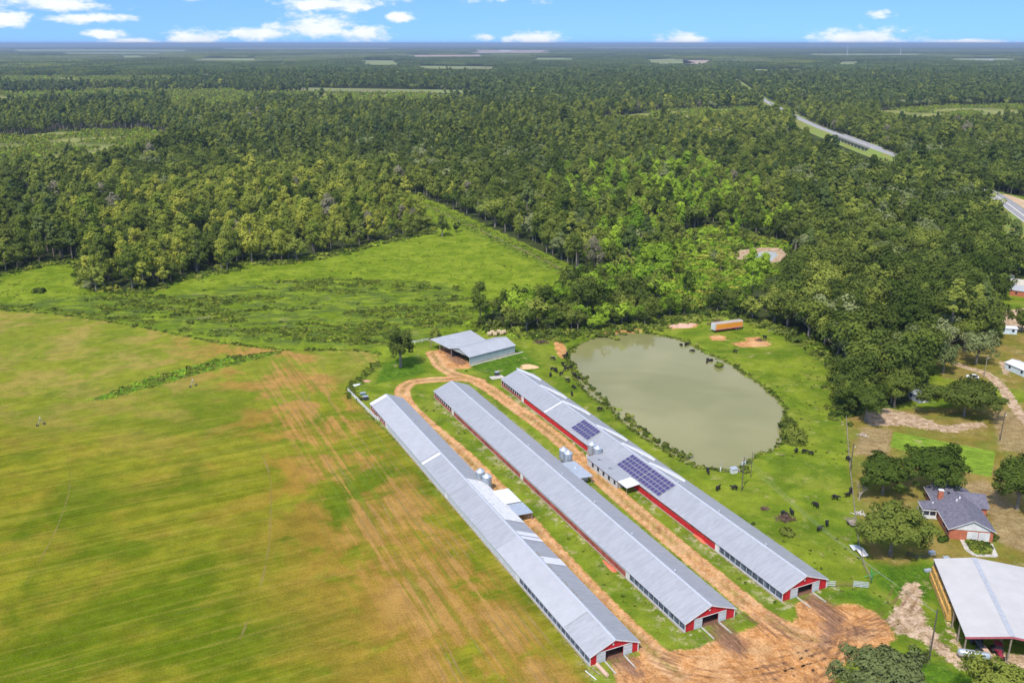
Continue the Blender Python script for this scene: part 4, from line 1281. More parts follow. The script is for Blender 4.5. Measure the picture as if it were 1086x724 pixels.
        # sliding doors pushed open to both sides, and the header rail
        for sgn in (-1, 1):
            xa, xb = sorted((sgn * dw, sgn * (dw + 1.95)))
            zz = min(dh + .25, zx(max(abs(xa), abs(xb))) - .04)
            mdr = MB().box(xa, fy + f * .13 - .03, .10, xb, fy + f * .13 + .03, zz)
            dr = mdr.build('sliding_door', offw, t)
            for q in (.33, .66):
                MB().box(xa + .05, fy + f * .175 - .012, .12 + zz * q, xb - .05, fy + f * .175 + .012, .20 + zz * q).build('door_rail', white, dr)
        MB().box(-dw - 1.9, fy + f * .20 - .03, dh + .20, dw + 1.9, fy + f * .20 + .03, dh + .32).build('door_track', white, t)
        for sgn in (-1, 1):
            MB().box(sgn * (x1 + .0) - .09, fy + f * .10 - .04, 0, sgn * (x1 + .0) + .09, fy + f * .10 + .04, S.he - .12).build('corner_trim', white, t)
        if nr:
            MB().box(-.45, fy - .16, S.hr - 1.28, -.18, fy - .06, S.hr - .92).build('gable_light', white, t)
            # concrete kerbs of the ramp
            for sgn in (-1, 1):
                MB().box(sgn * (dw + .15) - .12, fy - 4.2, -.1, sgn * (dw + .15) + .12, fy - .3, .22).build('ramp_kerb', slabm, t)
    MB().box(-x1 + .2, y0 + 9, .07, x1 - .2, y0 + 9.1, S.he + .3).build('dark_inner_sheet', dark, t)  # near-black sheet across the house, standing in for the shade inside
    # ridge vents
    for q in ((.10, .22, .34, .46, .60, .74, .88) if hi != 2 else (.42, .83)):
        y = -l2 + S.ln * q
        m = MB().cyl((.75, y - .25, S.z(.75) + .02), (.75, y - .25, S.z(.75) + .38), .20, .20, 10).cyl((.75, y - .25, S.z(.75) + .34), (.75, y - .25, S.z(.75) + .50), .30, .05, 10)
        m.build('roof_vent', galvp, t)
    return t, S
def roof_patch_or_sheen(t, S, pts, m, dz, name='roof_patch_or_sheen'):
    """sheets laid over the roof, given as they lie on it"""
    v = []
    for p in pts:
        x, y, _h = S.roof_loc(*p)
        x = max(-S.w / 2 + .05, min(S.w / 2 - .05, x))
        v.append((x, y, S.z(x) + dz))
    sl = sum(p[0] for p in v) / len(v)
    v = [((min(p[0], -.36) if sl < 0 else max(p[0], .36)), p[1], S.z(min(p[0], -.36) if sl < 0 else max(p[0], .36)) + dz) for p in v]
    return MB().slab(v, .02).build(name, m, t)
def strip(t, S, side, ya, yb, m, dz, xa=.36, xb=None, name='roof_patch_or_sheen'):
    xb = S.w / 2 - .04 if xb is None else xb
    q = [(side * xb, ya, S.z(xb) + dz), (side * xb, yb, S.z(xb) + dz), (side * xa, yb, S.z(xa) + dz), (side * xa, ya, S.z(xa) + dz)]
    return MB().slab(q, .02).build(name, m, t)
houses = [poultry_house(i, 0) for i in range(3)]
# first (right) house: wavy white light bands on the far slope, a white bar, panels
t0, S0 = houses[0]
def yof(S, px, py): return S.roof_loc(px, py)[1]
a = yof(S0, 580, 436); strip(t0, S0, -1, a - .3, a + .55, roofw, .10, name='skylight')
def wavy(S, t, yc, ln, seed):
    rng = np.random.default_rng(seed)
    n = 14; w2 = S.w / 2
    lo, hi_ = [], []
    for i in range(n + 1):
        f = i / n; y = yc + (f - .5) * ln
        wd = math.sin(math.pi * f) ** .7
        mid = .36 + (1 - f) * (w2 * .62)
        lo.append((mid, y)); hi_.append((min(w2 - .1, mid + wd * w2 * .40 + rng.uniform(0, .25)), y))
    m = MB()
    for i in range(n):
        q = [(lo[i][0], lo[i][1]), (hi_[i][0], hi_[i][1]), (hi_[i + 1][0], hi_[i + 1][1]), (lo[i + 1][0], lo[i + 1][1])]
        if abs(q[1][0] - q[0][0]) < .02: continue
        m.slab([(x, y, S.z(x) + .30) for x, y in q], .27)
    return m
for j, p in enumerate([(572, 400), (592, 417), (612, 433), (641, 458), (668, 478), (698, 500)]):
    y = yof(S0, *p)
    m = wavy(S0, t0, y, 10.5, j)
    m.build('roof_patch_or_sheen', roofw, t0)  # white bands stand for light and weathering on the sagging slope
def solar_array(t, S, p_lo, p_hi, rows, cols, gap_at=None, xa=1.0, xb=None):
    """p_lo and p_hi: photograph points at the two ends of the upper edge"""
    y1_, y0_ = yof(S, *p_lo), yof(S, *p_hi)
    n = cols; L_ = y1_ - y0_; wx = (xb - xa) / rows; gp = .30 if gap_at else 0
    wy = (L_ - gp) / n
    for r_ in range(rows):
        for c_ in range(n):
            ya = y0_ + c_ * wy + (gp if gap_at and c_ >= gap_at else 0); yb = ya + wy - .05
            ua = xa + r_ * wx; ub = ua + wx - .14
            q = lambda d, z_: [(-(ub - d), ya + d, S.z(ub - d) + z_), (-(ub - d), yb - d, S.z(ub - d) + z_), (-(ua + d), yb - d, S.z(ua + d) + z_), (-(ua + d), ya + d, S.z(ua + d) + z_)]
            pn = MB().slab(q(0, .22), .05).build('solar_panel', framem, t)
            MB().slab(q(.04, .226), .004).build('solar_cells', cellm, pn)
    MB().box(0, 0, 0, .001, .001, .001)
solar_array(t0, S0, (620, 445), (637, 458), 3, 7, None, .8, 5.3)
solar_array(t0, S0, (671, 482), (716, 515), 4, 14, 7, .8, 5.9)
# annex of the first house: fans, control room and a white shed, on its left side
y_a, y_b = S0.loc(655, 512, 1.5)[1], S0.loc(626, 487, 1.5)[1]
xa = -S0.w / 2
an = MB().box(xa - 4.0, y_a, 0, xa + .1, y_b, 2.15).build('annex_wall', offw, t0)
MB().slab([(xa - 4.3, y_a - .2, 2.32), (xa - 4.3, y_b + .3, 2.32), (xa + .5, y_b + .3, 2.62), (xa + .5, y_a - .2, 2.62)], .08).build('annex_roof', roofm, t0)
for q in (.22, .60):
    yv = y_b - (y_b - y_a) * q
    v_ = MB().lathe([(.55, 0), (.55, .35), (.48, .35), (.46, .02)], (xa - 2.3, yv, 2.44), 16).build('annex_fan', galvp, t0)
    MB().cyl((xa - 2.3, yv, 2.50), (xa - 2.3, yv, 2.56), .45, .45, 14).build('fan_blades', steel, v_)
for q in range(5):
    yv = y_a + .6 + q * (y_b - y_a - 1.2) / 5
    MB().box(xa - 4.04, yv, .7, xa - 4.005, yv + .9, 1.8).build('window', dark, t0)
ys0, ys1 = y_a - 4.6, y_a - .05
MB().slab([(xa - 3.9, ys0, 2.15), (xa - 3.9, ys1, 2.15), (xa + .1, ys1, 2.55), (xa + .1, ys0, 2.55)], .06).build('lean_to_roof', roofw, t0)
for x_, y_ in ((xa - 3.7, ys0 + .2), (xa - 3.7, ys1 - .2)):
    MB().cyl((x_, y_, 0), (x_, y_, 2.1), .07, n=8).build('lean_to_post', wood, t0)
# annex of the middle house on its right side
t1, S1 = houses[1]
y_a, y_b = S1.loc(625, 506, 2)[1], S1.loc(601, 487, 2)[1]
xb = S1.w / 2
MB().box(xb - .3, y_a + 2.2, 0, xb + 3.2, y_b - 2.2, 2.0).build('annex_wall', offw, t1)
y_b -= 2.2
MB().slab([(xb - .5, y_a, 2.35), (xb - .5, y_b + .3, 2.35), (xb + 3.6, y_b + .3, 2.12), (xb + 3.6, y_a, 2.12)], .08).build('annex_roof', galvp, t1)
for y_ in (y_a + .2,):
    for x_ in (xb + .6, xb + 3.3): MB().box(x_ - .09, y_ - .09, 0, x_ + .09, y_ + .09, 2.03).build('annex_post', wood, t1)
MB().lathe([(.5, 0), (.5, .3), (.42, .3), (.40, .02)], (xb + 1.7, y_b - 3.5, 2.2), 14).build('annex_fan', galvp, t1)
# third (left) house: two-tone roof, skylights, its porch
t2, S2 = houses[2]
l2 = S2.ln / 2
ysk = yof(S2, 456, 487)
strip(t2, S2, -1, ysk - .7, ysk + .7, roofw, .10, name='skylight')
strip(t2, S2, -1, l2 - 2.2, l2 - .1, roofw, .10)
strip(t2, S2, -1, ysk + 1.2, l2 - 2.4, roofl, .09)
y3 = yof(S2, 492, 517)
strip(t2, S2, -1, y3 + .4, ysk - 1.0, roofm, .09)
yn = yof(S2, 545, 570); strip(t2, S2, -1, yn - 32, yn - .3, roofl, .09)
strip(t2, S2, 1, y3 - 20, y3 + 3.5, white, .09, xb=S2.w / 2 - .05)
for p, n_ in (((556, 566), 1.0), ((580, 594), 1.6), ((562, 571), .8)):
    yy = S2.roof_loc(*p)[1]
    strip(t2, S2, 1, yy - n_, yy + n_, roofw, .11, name='skylight')
m = MB()
for i in range(26):
    if random.random() < .6:
        yy = -l2 + S2.ln * .10 + i * 1.0
        m.box(.55, yy, S2.z(.6) + .06, .80, yy + random.uniform(.3, .8), S2.z(.6) + .13)
m.build('ridge_screws', wood, t2)
xb = S2.w / 2
yp1, yp0 = S2.loc(527, 521, 2)[1], S2.loc(540, 535, 2)[1]
MB().slab([(xb - .6, yp0, 2.42), (xb - .6, yp1, 2.42), (xb + 3.8, yp1, 2.25), (xb + 3.8, yp0, 2.25)], .06).build('annex_roof', roofw, t2)
MB().box(xb - .35, yp0 + .5, 0, xb + 3.4, yp1 - .3, 2.15).build('annex_wall', offw, t2)
yq = yp0 - 6.0
MB().slab([(xb - .3, yq, 2.2), (xb - .3, yp0 - .05, 2.2), (xb + 4.1, yp0 - .05, 2.0), (xb + 4.1, yq, 2.0)], .07).build('porch_roof', galvp, t2)
for y_ in (yq + .2, yq + 2.6):
    MB().box(xb + 3.8, y_, 0, xb + 3.98, y_ + .18, 1.95).build('porch_post', wood, t2)

# feed silos
def silo(px, py, label, group, sc_=1.0):
    x, y = G(px, py)
    t = thing('feed_silo', label, 'silo', (x, y, 0), random.uniform(0, 1), group)
    R_ = 1.2 * sc_
    MB().lathe([(R_, 1.5), (R_, 4.0)], n=24).build('silo_body', galv, t, smooth=True)
    MB().lathe([(R_ + .04, 4.0), (.28, 4.75), (.28, 4.86), (.02, 4.90)], n=24).build('silo_roof', galvp, t)
    MB().lathe([(R_, 1.5), (.25, .55), (.02, .5)], n=24).build('silo_hopper', galvp, t)
    for k_ in range(6):
        a_ = k_ * math.pi / 3
        MB().cyl((math.cos(a_) * (R_ + .05), math.sin(a_) * (R_ + .05), -.05), (math.cos(a_) * (R_ + .05), math.sin(a_) * (R_ + .05), 2.2), .06, n=6).build('leg', galvp, t)
    m = MB()
    for s_ in (-.17, .17): m.cyl((s_, -R_ - .10, .6), (s_, -R_ - .10, 4.05), .025, n=5)
    for i in range(11): m.cyl((-.17, -R_ - .10, .8 + i * .3), (.17, -R_ - .10, .8 + i * .3), .02, n=4)
    m.build('ladder', galvp, t)
    MB().box(-R_ - .3, -R_ - .3, -.1, R_ + .3, R_ + .3, .07).build('footing', slabm, t)
    return t
for p, lb in (((509.5, 514), 'galvanised feed silo behind its twin at the left poultry house, the farther one'), ((516.5, 519.5), 'galvanised feed silo beside the white annex of the left poultry house, the nearer one'),
              ((597.5, 490.5), 'galvanised feed silo behind its twin at the middle poultry house, the farther one'), ((602.3, 494), 'galvanised feed silo on the right side of the middle poultry house, the nearer one'),
              ((627.5, 484.5), 'galvanised feed silo by the solar roof, the farther one of its pair'), ((633.5, 488.5), 'galvanised feed silo by the fan annex of the solar-panelled house, the nearer one')):
    silo(*p, lb, 'galvanised feed silos between the poultry houses')

# ------------------------------------------------------------------ the barn beside the grass, from its traced corners
def local_frame(a, b):
    a, b = Vector(a), Vector(b)
    d = (b - a); L_ = d.length; d.normalize()
    return a, d, Vector((-d.y, d.x)), L_, math.atan2(d.y, d.x)
E0, E1_ = G(497.9, 378.5, 3.0), G(546, 366.2, 3.0)
o, ux, uy, Lb, rz_b = local_frame(E0, E1_)
t = thing('open_barn', 'grey metal barn with a wide open-sided shed roof, at the head of the dirt track', 'barn', (o.x, o.y, 0), rz_b)
def bl(px, py, h):
    p = Vector(G(px, py, h)) - o
    return p.dot(ux), p.dot(uy)
Wb = 11.6
hr_, he_ = 4.9, 3.0
MB().slab([(-.4, -.3, he_), (Lb + .4, -.3, he_), (Lb + .4, Wb / 2, hr_), (-.4, Wb / 2, hr_)], .07).slab([(-.4, Wb / 2, hr_), (Lb + .4, Wb / 2, hr_), (Lb + .4, Wb + .3, he_ + .2), (-.4, Wb + .3, he_ + .2)], .07).build('roof', mat('barn_roof', (.50, .51, .53), .42, .2, .06, .3, bump=.5, wave=(3.2, 'X')), t)
barnw = mat('barn_wall', (.42, .50, .52), .55, .2, .06, .6, bump=.5, wave=(3.2, 'X'))
MB().box(0, 0, .55, Lb, .12, he_ - .08).build('front_wall', barnw, t)
MB().box(-.05, -.08, -.1, Lb + .05, .18, .54).build('stone_base', slabm, t)
MB().box(-.6, -1.3, -.1, Lb + 3.2, -.75, .16).build('kerb', slabm, t)
m = MB()
m.add([(Lb - .06, .14, .55), (Lb - .06, Wb - .1, .55), (Lb - .06, Wb - .1, he_), (Lb - .06, Wb / 2, hr_ - .12), (Lb - .06, .14, he_ - .08)], [(0, 1, 2, 3, 4)])
m.build('end_wall', barnw, t)
m = MB()
m.add([(.05, .14, he_ - .08), (.05, Wb - .1, he_), (.05, Wb / 2, hr_ - .12)], [(0, 1, 2)])
m.build('gable', barnw, t)
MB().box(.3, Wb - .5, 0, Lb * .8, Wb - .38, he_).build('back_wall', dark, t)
for i in range(5):
    for y_ in (Wb - .2,):
        MB().box(.1 + i * Lb / 4.2 - .1, y_ - .1, 0, .1 + i * Lb / 4.2 + .1, y_ + .1, he_).build('post', wood, t)
# wide shed roof joined on its far side
A_l, B_l = bl(455.5, 359.5, 3.7), bl(499, 350, 3.7)
MB().slab([(A_l[0], A_l[1], 3.7), (-.6, Wb - .2, 3.25), (Lb * .78, Wb - .2, 3.25), (B_l[0], B_l[1], 3.7)], .09).build('shed_roof', mat('barn_roof_2', (.52, .525, .54), .42, .2, .07, .3, bump=.5, wave=(3.2, 'X')), t)
for f in (0, .33, .66, 1):
    px_, py_2 = A_l[0] * (1 - f) + B_l[0] * f, A_l[1] * (1 - f) + B_l[1] * f
    MB().box(px_ + .2, py_2 - .35, 0, px_ + .4, py_2 - .15, 3.6).build('post', wood, t)
    px_, py_2 = A_l[0] * (1 - f) * .5 - .3 + B_l[0] * f * .55, A_l[1] * .5 + Wb * .5
    MB().box(px_ + .2, py_2, 0, px_ + .4, py_2 + .2, 3.3).build('post', wood, t)
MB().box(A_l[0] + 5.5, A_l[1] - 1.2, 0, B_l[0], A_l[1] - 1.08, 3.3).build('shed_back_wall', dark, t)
# heaps of litter under and in front of the roofs
def heap(name, cx, cy, rx, ry, h, m, label, cat, rz=0, seed=0, group=None):
    rng = np.random.default_rng(seed); n = 22; vs, fs = [], []
    rings = (1.0, .82, .6, .35, .12)
    for j, q in enumerate(rings):
        for i in range(n):
            a_ = 2 * math.pi * i / n
            wob = 1 + .12 * math.sin(3 * a_ + seed) + rng.uniform(-.05, .05)
            vs.append((rx * q * wob * math.cos(a_), ry * q * wob * math.sin(a_), -.08 + h * (1 - q ** 1.6) * (1 + rng.uniform(-.12, .12))))
    vs.append((0, 0, h * 1.02 - .05))
    for j in range(len(rings) - 1):
        for i in range(n): fs.append((j * n + i, j * n + (i + 1) % n, (j + 1) * n + (i + 1) % n, (j + 1) * n + i))
    for i in range(n): fs.append(((len(rings) - 1) * n + i, (len(rings) - 1) * n + (i + 1) % n, len(vs) - 1))
    mb = MB().add(vs, fs)
    ob = mb.build(name, m, None, smooth=True)
    ob.location = (cx, cy, 0); ob.rotation_euler = (0, 0, rz)
    return tag(ob, label, cat, group)
sandm = mat('orange_sand', (.72, .44, .24), .95, 0, .15, 1.2, bump=.8, bs=2.0)
redsand = mat('red_earth', (.50, .27, .18), .95, 0, .25, 1.0, bump=.8, bs=2.0)
x, y = G(560.5, 389); heap('sand_heap', x, y, 3.6, 2.6, 1.0, sandm, 'low orange sand heap on the grass behind the solar-panelled house', 'sand heap', seed=2)
x, y = G(476, 371); heap('litter_heap', x + 2, y + 3, 4.5, 3.0, 1.4, redsand, 'reddish litter heap under the wide shed roof', 'heap', seed=4)
x, y = G(491, 377); heap('litter_heap', x + 1, y + 2, 3.2, 2.2, 1.2, redsand, 'reddish litter heap in the mouth of the grey barn', 'heap', seed=5)
x, y = G(719, 344); heap('earth_mound', x, y, 8.5, 5.0, .8, mat('pink_earth', (.62, .38, .27), .95, 0, .2, .6), 'wide low mound of pinkish bare earth above the pond', 'mound', seed=6)
x, y = G(374.5 + 12, 404); heap('earth_mound', x, y, 2.2, 1.4, .6, redsand, 'small brown earth heap by the hedge left of the poultry houses', 'mound', seed=8)
# round bales behind the barn
balem = mat('bale_tan', (.58, .44, .27), .95, 0, .2, 2.0, bump=.5, bs=5)
def bale(px, py, rz, label):
    x, y = G(px, py)
    t = thing('hay_bale', label, 'hay bale', (x, y, 0), rz, 'bales behind the barn')
    MB().cyl((-.75, 0, .85), (.75, 0, .85), .85, .85, 18).build('bale_body', balem, t, bevel=.12)
    m = MB()
    for q in (-.45, -.15, .15, .45): m.cyl((q - .02, 0, .85), (q + .02, 0, .85), .865, .865, 18, 0, False)
    m.build('twine', wood, t)
for i, (p, r_) in enumerate([((519, 356), .2), ((522, 354.5), .3), ((525, 356.3), .1), ((529, 353.8), .5), ((532, 355.2), .3), ((534.5, 354), .4)]):
    bale(*p, r_, ['tan round bale at the left end of the row behind the barn', 'tan round bale, second from the left behind the barn', 'tan round bale low in the middle behind the barn', 'tan round bale right of the middle behind the barn',
                  'tan round bale, second from the right behind the barn', 'tan round bale at the right end of the row behind the barn'][i])

# ------------------------------------------------------------------ semi-trailer in the pasture
def box_trailer(px0, py0, px1, py1, label):
    o, ux, uy, L_, rz = local_frame(G(px0, py0), G(px1, py1))
    t = thing('box_trailer', label, 'trailer', (o.x, o.y, 0), rz)
    orange = mat('orange_paint', (.80, .30, .035), .55, 0, .12, .9)
    w_ = 2.5
    MB().box(0, 0, 1.05, L_, w_, 3.75).build('cargo_box', offw, t)
    MB().box(.7, -.035, 1.5, L_ - .15, -.004, 3.45).build('side_panel', orange, t)
    m = MB()
    for i in range(15): m.box(.8 + i * (L_ - 1.1) / 14, -.09, 1.3, .90 + i * (L_ - 1.1) / 14, -.036, 3.6)
    m.build('side_posts', mat('yellow_paint', (.85, .42, .08), .5), t)
    MB().box(.4, -.07, 1.06, L_, -.004, 1.28).build('side_rail', redp, t)
    MB().box(.1, -.05, 3.5, L_, -.003, 3.74).build('top_rail', white, t)
    MB().box(.2, .1, 3.755, L_ - .2, w_ - .1, 3.80).build('roof', mat('trailer_roof', (.50, .40, .32), .5, .1, .12, .8), t)
    for s_ in (0, 1):
        MB().box(-.04, .1 + s_ * 1.17, 1.15, -.005, 1.23 + s_ * 1.17, 3.65).build('rear_door', white, t)
    for x_ in (L_ - 3.0, L_ - 1.7):
        for y_ in (.25, 2.25):
            wl = MB().cyl((x_, y_ - .14, .5), (x_, y_ + .14, .5), .5, .5, 16).build('wheel', tyrem, t)
            MB().cyl((x_, y_ - .16, .5), (x_, y_ + .16, .5), .22, .22, 10).build('rim', galvp, wl)
    MB().box(.6, .7, .85, L_, 1.8, 1.04).build('chassis', steel, t)
    for y_ in (.6, 1.9): MB().box(2.2, y_ - .08, 0, 2.36, y_ + .08, .84).build('landing_leg', steel, t)
    return t
box_trailer(757.5, 353.2, 787.5, 349.3, 'orange and white box trailer parked in the pasture beyond the pond')
# brush piles
brush = mat('brush', (.13, .070, .050), .95, 0, .4, 2.0, c2=(.24, .15, .11))
def brush_pile(px, py, r, h, n, label, seed, m=brush, group=None):
    rng = random.Random(seed); x, y = G(px, py)
    mb = MB()
    for i in range(n):
        a_, q = rng.uniform(0, 6.28), rng.uniform(0, r) ; el_ = rng.uniform(-.1, .7); L_ = rng.uniform(.8, 2.2); b_ = rng.uniform(0, 6.28)
        c = Vector((q * math.cos(a_), q * math.sin(a_) * .6, rng.uniform(.1, h * (1 - q / r * .7))))
        d = Vector((math.cos(b_) * math.cos(el_), math.sin(b_) * math.cos(el_), math.sin(el_))) * L_ / 2
        p0 = c - d; p0.z = max(p0.z, .02)
        mb.cyl(p0, c + d, .09, .04, 5, 0, True)
    ob = mb.build('brush_pile', m); ob.location = (x, y, 0)
    return tag(ob, label, 'brush pile', group)
brush_pile(760.5, 344, 4.2, 2.2, 110, 'dark reddish brush pile behind the orange trailer', 1)
brush_pile(574, 363.5, 3.2, 1.3, 80, 'reddish brown brush pile at the left shore track of the pond', 2)
brush_pile(806, 361, 2.0, .8, 40, 'small dark brush pile at the right bare patch beyond the pond', 3)
brush_pile(833, 551, 2.6, 1.3, 70, 'leafy brush pile on the pasture right of the long solar house', 4)
brush_pile(810, 539.5, .9, .7, 20, 'tiny rusty scrap heap at the pale sand patch in the pasture', 5)
# ------------------------------------------------------------------ single trees and shrubs one can point to
def special_tree(px, py, h, r, kind, tint, label, seed, size=.30, nc=46, per=90, name=None, squash=(1, 1), cat='tree', group=None):
    x, y = G(px, py)
    if kind == 'broad' and nc > 50: nc, per, size = int(nc * 1.9), int(per * .8), size * .86
    V, tk = tree_data(kind, h, r, seed, nc, per, size)
    V = V * np.array([squash[0], squash[1], 1])
    t = thing(name or {'broad': 'broadleaf_tree', 'tall': 'slender_tree', 'cone': 'conifer', 'bush': 'shrub', 'pine': 'pine_tree'}[kind], label, cat, (x, y, 0), 0.0, group)
    tkm = bpy.data.meshes.new('trunk'); tkm.from_pydata(tk.v, [], tk.f); tkm.materials.append(bark)
    link_mesh('trunk', tkm, t); link_mesh('crown', mesh_from(V, None, [LM[tint]]), t)
    return t
special_tree(988, 521, 12.0, 9.2, 'broad', 'oak', 'large dark oak directly behind the brick house', 21, .30, 80, 130)
special_tree(936, 524, 10.0, 7.6, 'broad', 'oak', 'dark oak left of the big oak behind the brick house', 22, .30, 70, 120)
special_tree(1078, 540, 13.0, 7.8, 'broad', 'oak', 'dark oak right of the brick house at the frame edge', 23, .30, 70, 120)
special_tree(944, 588, 12.0, 8.6, 'broad', 'oak', 'big oak standing alone between the pasture fence and the brick house', 24, .30, 80, 130)
special_tree(1022, 441, 11.0, 9.5, 'broad', 'dark', 'very wide low oak beside the pale driveway', 25, .32, 80, 120, squash=(1.35, 1))
special_tree(918, 447, 12.0, 7.2, 'broad', 'oak', 'oak at the top corner of the pasture fence', 26, .32, 60, 110)
special_tree(936, 752, 11.0, 8.2, 'broad', 'grey', 'grey-green oak cut by the bottom edge beside the churned dirt', 27, .27, 80, 160)
special_tree(1062, 772, 11.5, 8.2, 'broad', 'mid', 'bright green tree cut by the bottom right corner', 28, .27, 80, 160)
special_tree(970, 415, 10, 5.5, 'broad', 'oak', 'oak left of the wide low oak, by the grey hut', 29, .34, 40, 80)
special_tree(1000, 396, 11, 6.0, 'broad', 'grey', 'oak leaning over the bend of the dirt drive', 30, .34, 40, 80)
special_tree(1035, 386, 12, 7.0, 'broad', 'grey', 'grey-green oak above the light pole by the dirt drive', 31, .34, 40, 80)
special_tree(425, 389, 15.0, 6.4, 'broad', 'dark', 'lone dark tree between the hay field and the barn', 32, .32, 44, 90)
special_tree(462, 359, 5.0, 2.8, 'cone', 'mid', 'small pointed bush behind the left corner of the barn roof', 33, .26, 30, 50)
special_tree(510, 346, 4.2, 2.0, 'cone', 'dark', 'small pointed bush above the barn roof', 34, .26, 24, 50)
special_tree(469, 251, 12.0, 5.0, 'broad', 'dark', 'lone dark tree at the mouth of the grass lane', 35, .4, 30, 60)
special_tree(484, 246, 5.5, 2.6, 'broad', 'dark', 'small dark tree right of the lone tree in the grass lane', 36, .4, 14, 40)
special_tree(42, 310, 3.6, 3.4, 'bush', 'dark', 'round dark bush in the meadow near the left edge', 37, .34, 14, 50)
special_tree(94, 305, 6.5, 3.6, 'bush', 'grey', 'grey-green bush before the corner of the left grove', 38, .34, 16, 50)
special_tree(843, 468, 7.0, 4.6, 'bush', 'mid', 'leafy thicket at the right shore of the pond', 39, .27, 30, 90)
special_tree(835, 452, 4.0, 2.8, 'bush', 'dark', 'low dark bush at the shore above the leafy thicket', 40, .27, 16, 60)
special_tree(762.6, 387.5, 1.3, 1.9, 'bush', 'scrub', 'round clump of plants standing in the pond', 41, .20, 12, 60)
special_tree(834, 566, 1.6, 2.4, 'bush', 'oak', 'low dark bush on the pasture beside the solar house', 42, .20, 14, 60)
special_tree(902, 451, 2.2, 1.4, 'bush', 'dark', 'small round shrub beside the pasture fence', 43, .22, 10, 50)
special_tree(1052, 571, 2.4, 1.6, 'bush', 'dark', 'dark shrub at the garage corner of the brick house', 44, .2, 12, 60)
special_tree(1000, 573, 1.8, 1.5, 'bush', 'oak', 'low shrub at the left front corner of the brick house', 45, .2, 12, 60)
special_tree(381, 424, 1.8, 1.4, 'bush', 'dark', 'dark bush at the end of the white board fence', 46, .2, 10, 50)
special_tree(372, 412.5, 1.6, 1.8, 'bush', 'dark', 'dark bush at the corner of the hay field', 47, .2, 12, 50)
special_tree(789, 500, 3.2, 1.6, 'bush', 'mid', 'green bush at the near shore beside the pump station', 48, .2, 14, 60)
special_tree(796, 292, 13, 4.6, 'tall', 'lime', 'left bright lime tree before the small quarry pool', 61, .4, 30, 60)
special_tree(809, 293, 12, 4.4, 'tall', 'lime', 'right bright lime tree before the small quarry pool', 62, .4, 30, 60)
special_tree(1052, 348, 12, 6.5, 'broad', 'oak', 'oak above the small pale blue shed', 63, .36, 40, 80)
special_tree(1022, 372, 12, 6.5, 'broad', 'mid', 'mid green oak at the inner side of the drive bend', 64, .36, 40, 80)
special_tree(1050, 366, 9, 5.0, 'broad', 'oak', 'oak just below the small pale blue shed', 65, .36, 40, 70)
special_tree(1083, 352, 9, 5.0, 'broad', 'dark', 'dark tree at the right edge above the mobile home', 66, .36, 40, 70)
special_tree(1062, 318, 10, 5.5, 'broad', 'dark', 'dark tree before the red roofed house', 67, .36, 40, 70)
rnd = random.Random(5)
TH_ = [(545, 336, 8), (553, 341, 7), (562, 338, 10), (570, 344, 6.5), (578, 341, 8), (588, 346, 7), (598, 346, 8.5), (606, 348, 7.5), (615, 344, 9), (622, 336, 17), (633, 348, 6), (642, 343, 9), (652, 345, 7), (664, 340, 10), (676, 343, 8), (690, 337, 9), (703, 336, 7), (712, 332, 9)]
for i, (a, b, h_) in enumerate(TH_):
    ti = ['dark', 'mid', 'lime', 'mid', 'lime', 'lime'][i % 6] if h_ < 12 else 'dark'
    t = put_tree(*G(a, b), 'broad', ti, h_ / 13.0, i % 3, f'{LOOK[ti]} bushy tree in the front row of the thicket between meadow and pond', 'bushy trees in the front row of the thicket', sxy=h_ / 13 * .95)
# bare dead tree by the fence
def dead_tree(px, py, h, label):
    x, y = G(px, py); t = thing('dead_tree', label, 'tree', (x, y, 0))
    m = MB(); rg = random.Random(3)
    def br_(p, d, L_, r_, dep):
        e = p + d * L_
        m.cyl(p, e, r_, r_ * .6, 5, 0, False)
        if dep:
            for _ in range(3):
                nd = (d + Vector((rg.uniform(-.8, .8), rg.uniform(-.8, .8), rg.uniform(-.1, .5)))).normalized()
                br_(p + d * L_ * rg.uniform(.5, 1), nd, L_ * .68, r_ * .55, dep - 1)
    br_(Vector((0, 0, -.1)), Vector((0, 0, 1)), h * .35, .22, 4)
    m.build('branches', mat('dead_wood', (.40, .34, .28), .95), t)
special_tree(903, 432, 10, 5.6, 'broad', 'oak', 'oak at the fence just above the corner oak', 51, .34, 44, 80)
special_tree(948, 432, 11, 6.5, 'broad', 'oak', 'oak behind the grey hut, left of the wide low oak', 52, .34, 44, 80)
dead_tree(911, 530, 6.5, 'bare grey dead tree at the pasture fence')

# ------------------------------------------------------------------ brick house
brick = mat('red_brick', (.50, .16, .085), .85, 0, .22, 2.2, bump=.3)
shingle = mat('grey_shingles', (.165, .155, .195), .9, 0, .22, 1.4, bump=.4, bs=5)
A3, B3 = Vector(G(1006.3, 561.1, 2.7)), Vector(G(980.7, 517, 2.7))
d3 = (B3 - A3).normalized(); Lh = (B3 - A3).length + .5
wv = Vector((d3.y, -d3.x)); rz3 = math.atan2(wv.y, wv.x)
t = thing('brick_house', 'red brick bungalow with grey shingle roof, chimney and double white garage doors', 'house', (A3.x, A3.y, 0), rz3)
Wh = 10.4; he3, hr3 = 2.7, 5.3
def hl(px, py, h):
    p = Vector(G(px, py, h)) - A3
    return p.dot(wv), p.dot(d3)
MB().box(.4, .5, -.2, Wh - .4, Lh - .4, he3 - .06).build('wall', brick, t)
roofh = MB()
roofh.slab([(-.1, 0, he3), (-.1, Lh, he3), (Wh / 2, Lh, hr3), (Wh / 2, 0, hr3)], .12).slab([(Wh / 2, 0, hr3), (Wh / 2, Lh, hr3), (Wh + .1, Lh, he3), (Wh + .1, 0, he3)], .12)
rf = roofh.build('roof', shingle, t)
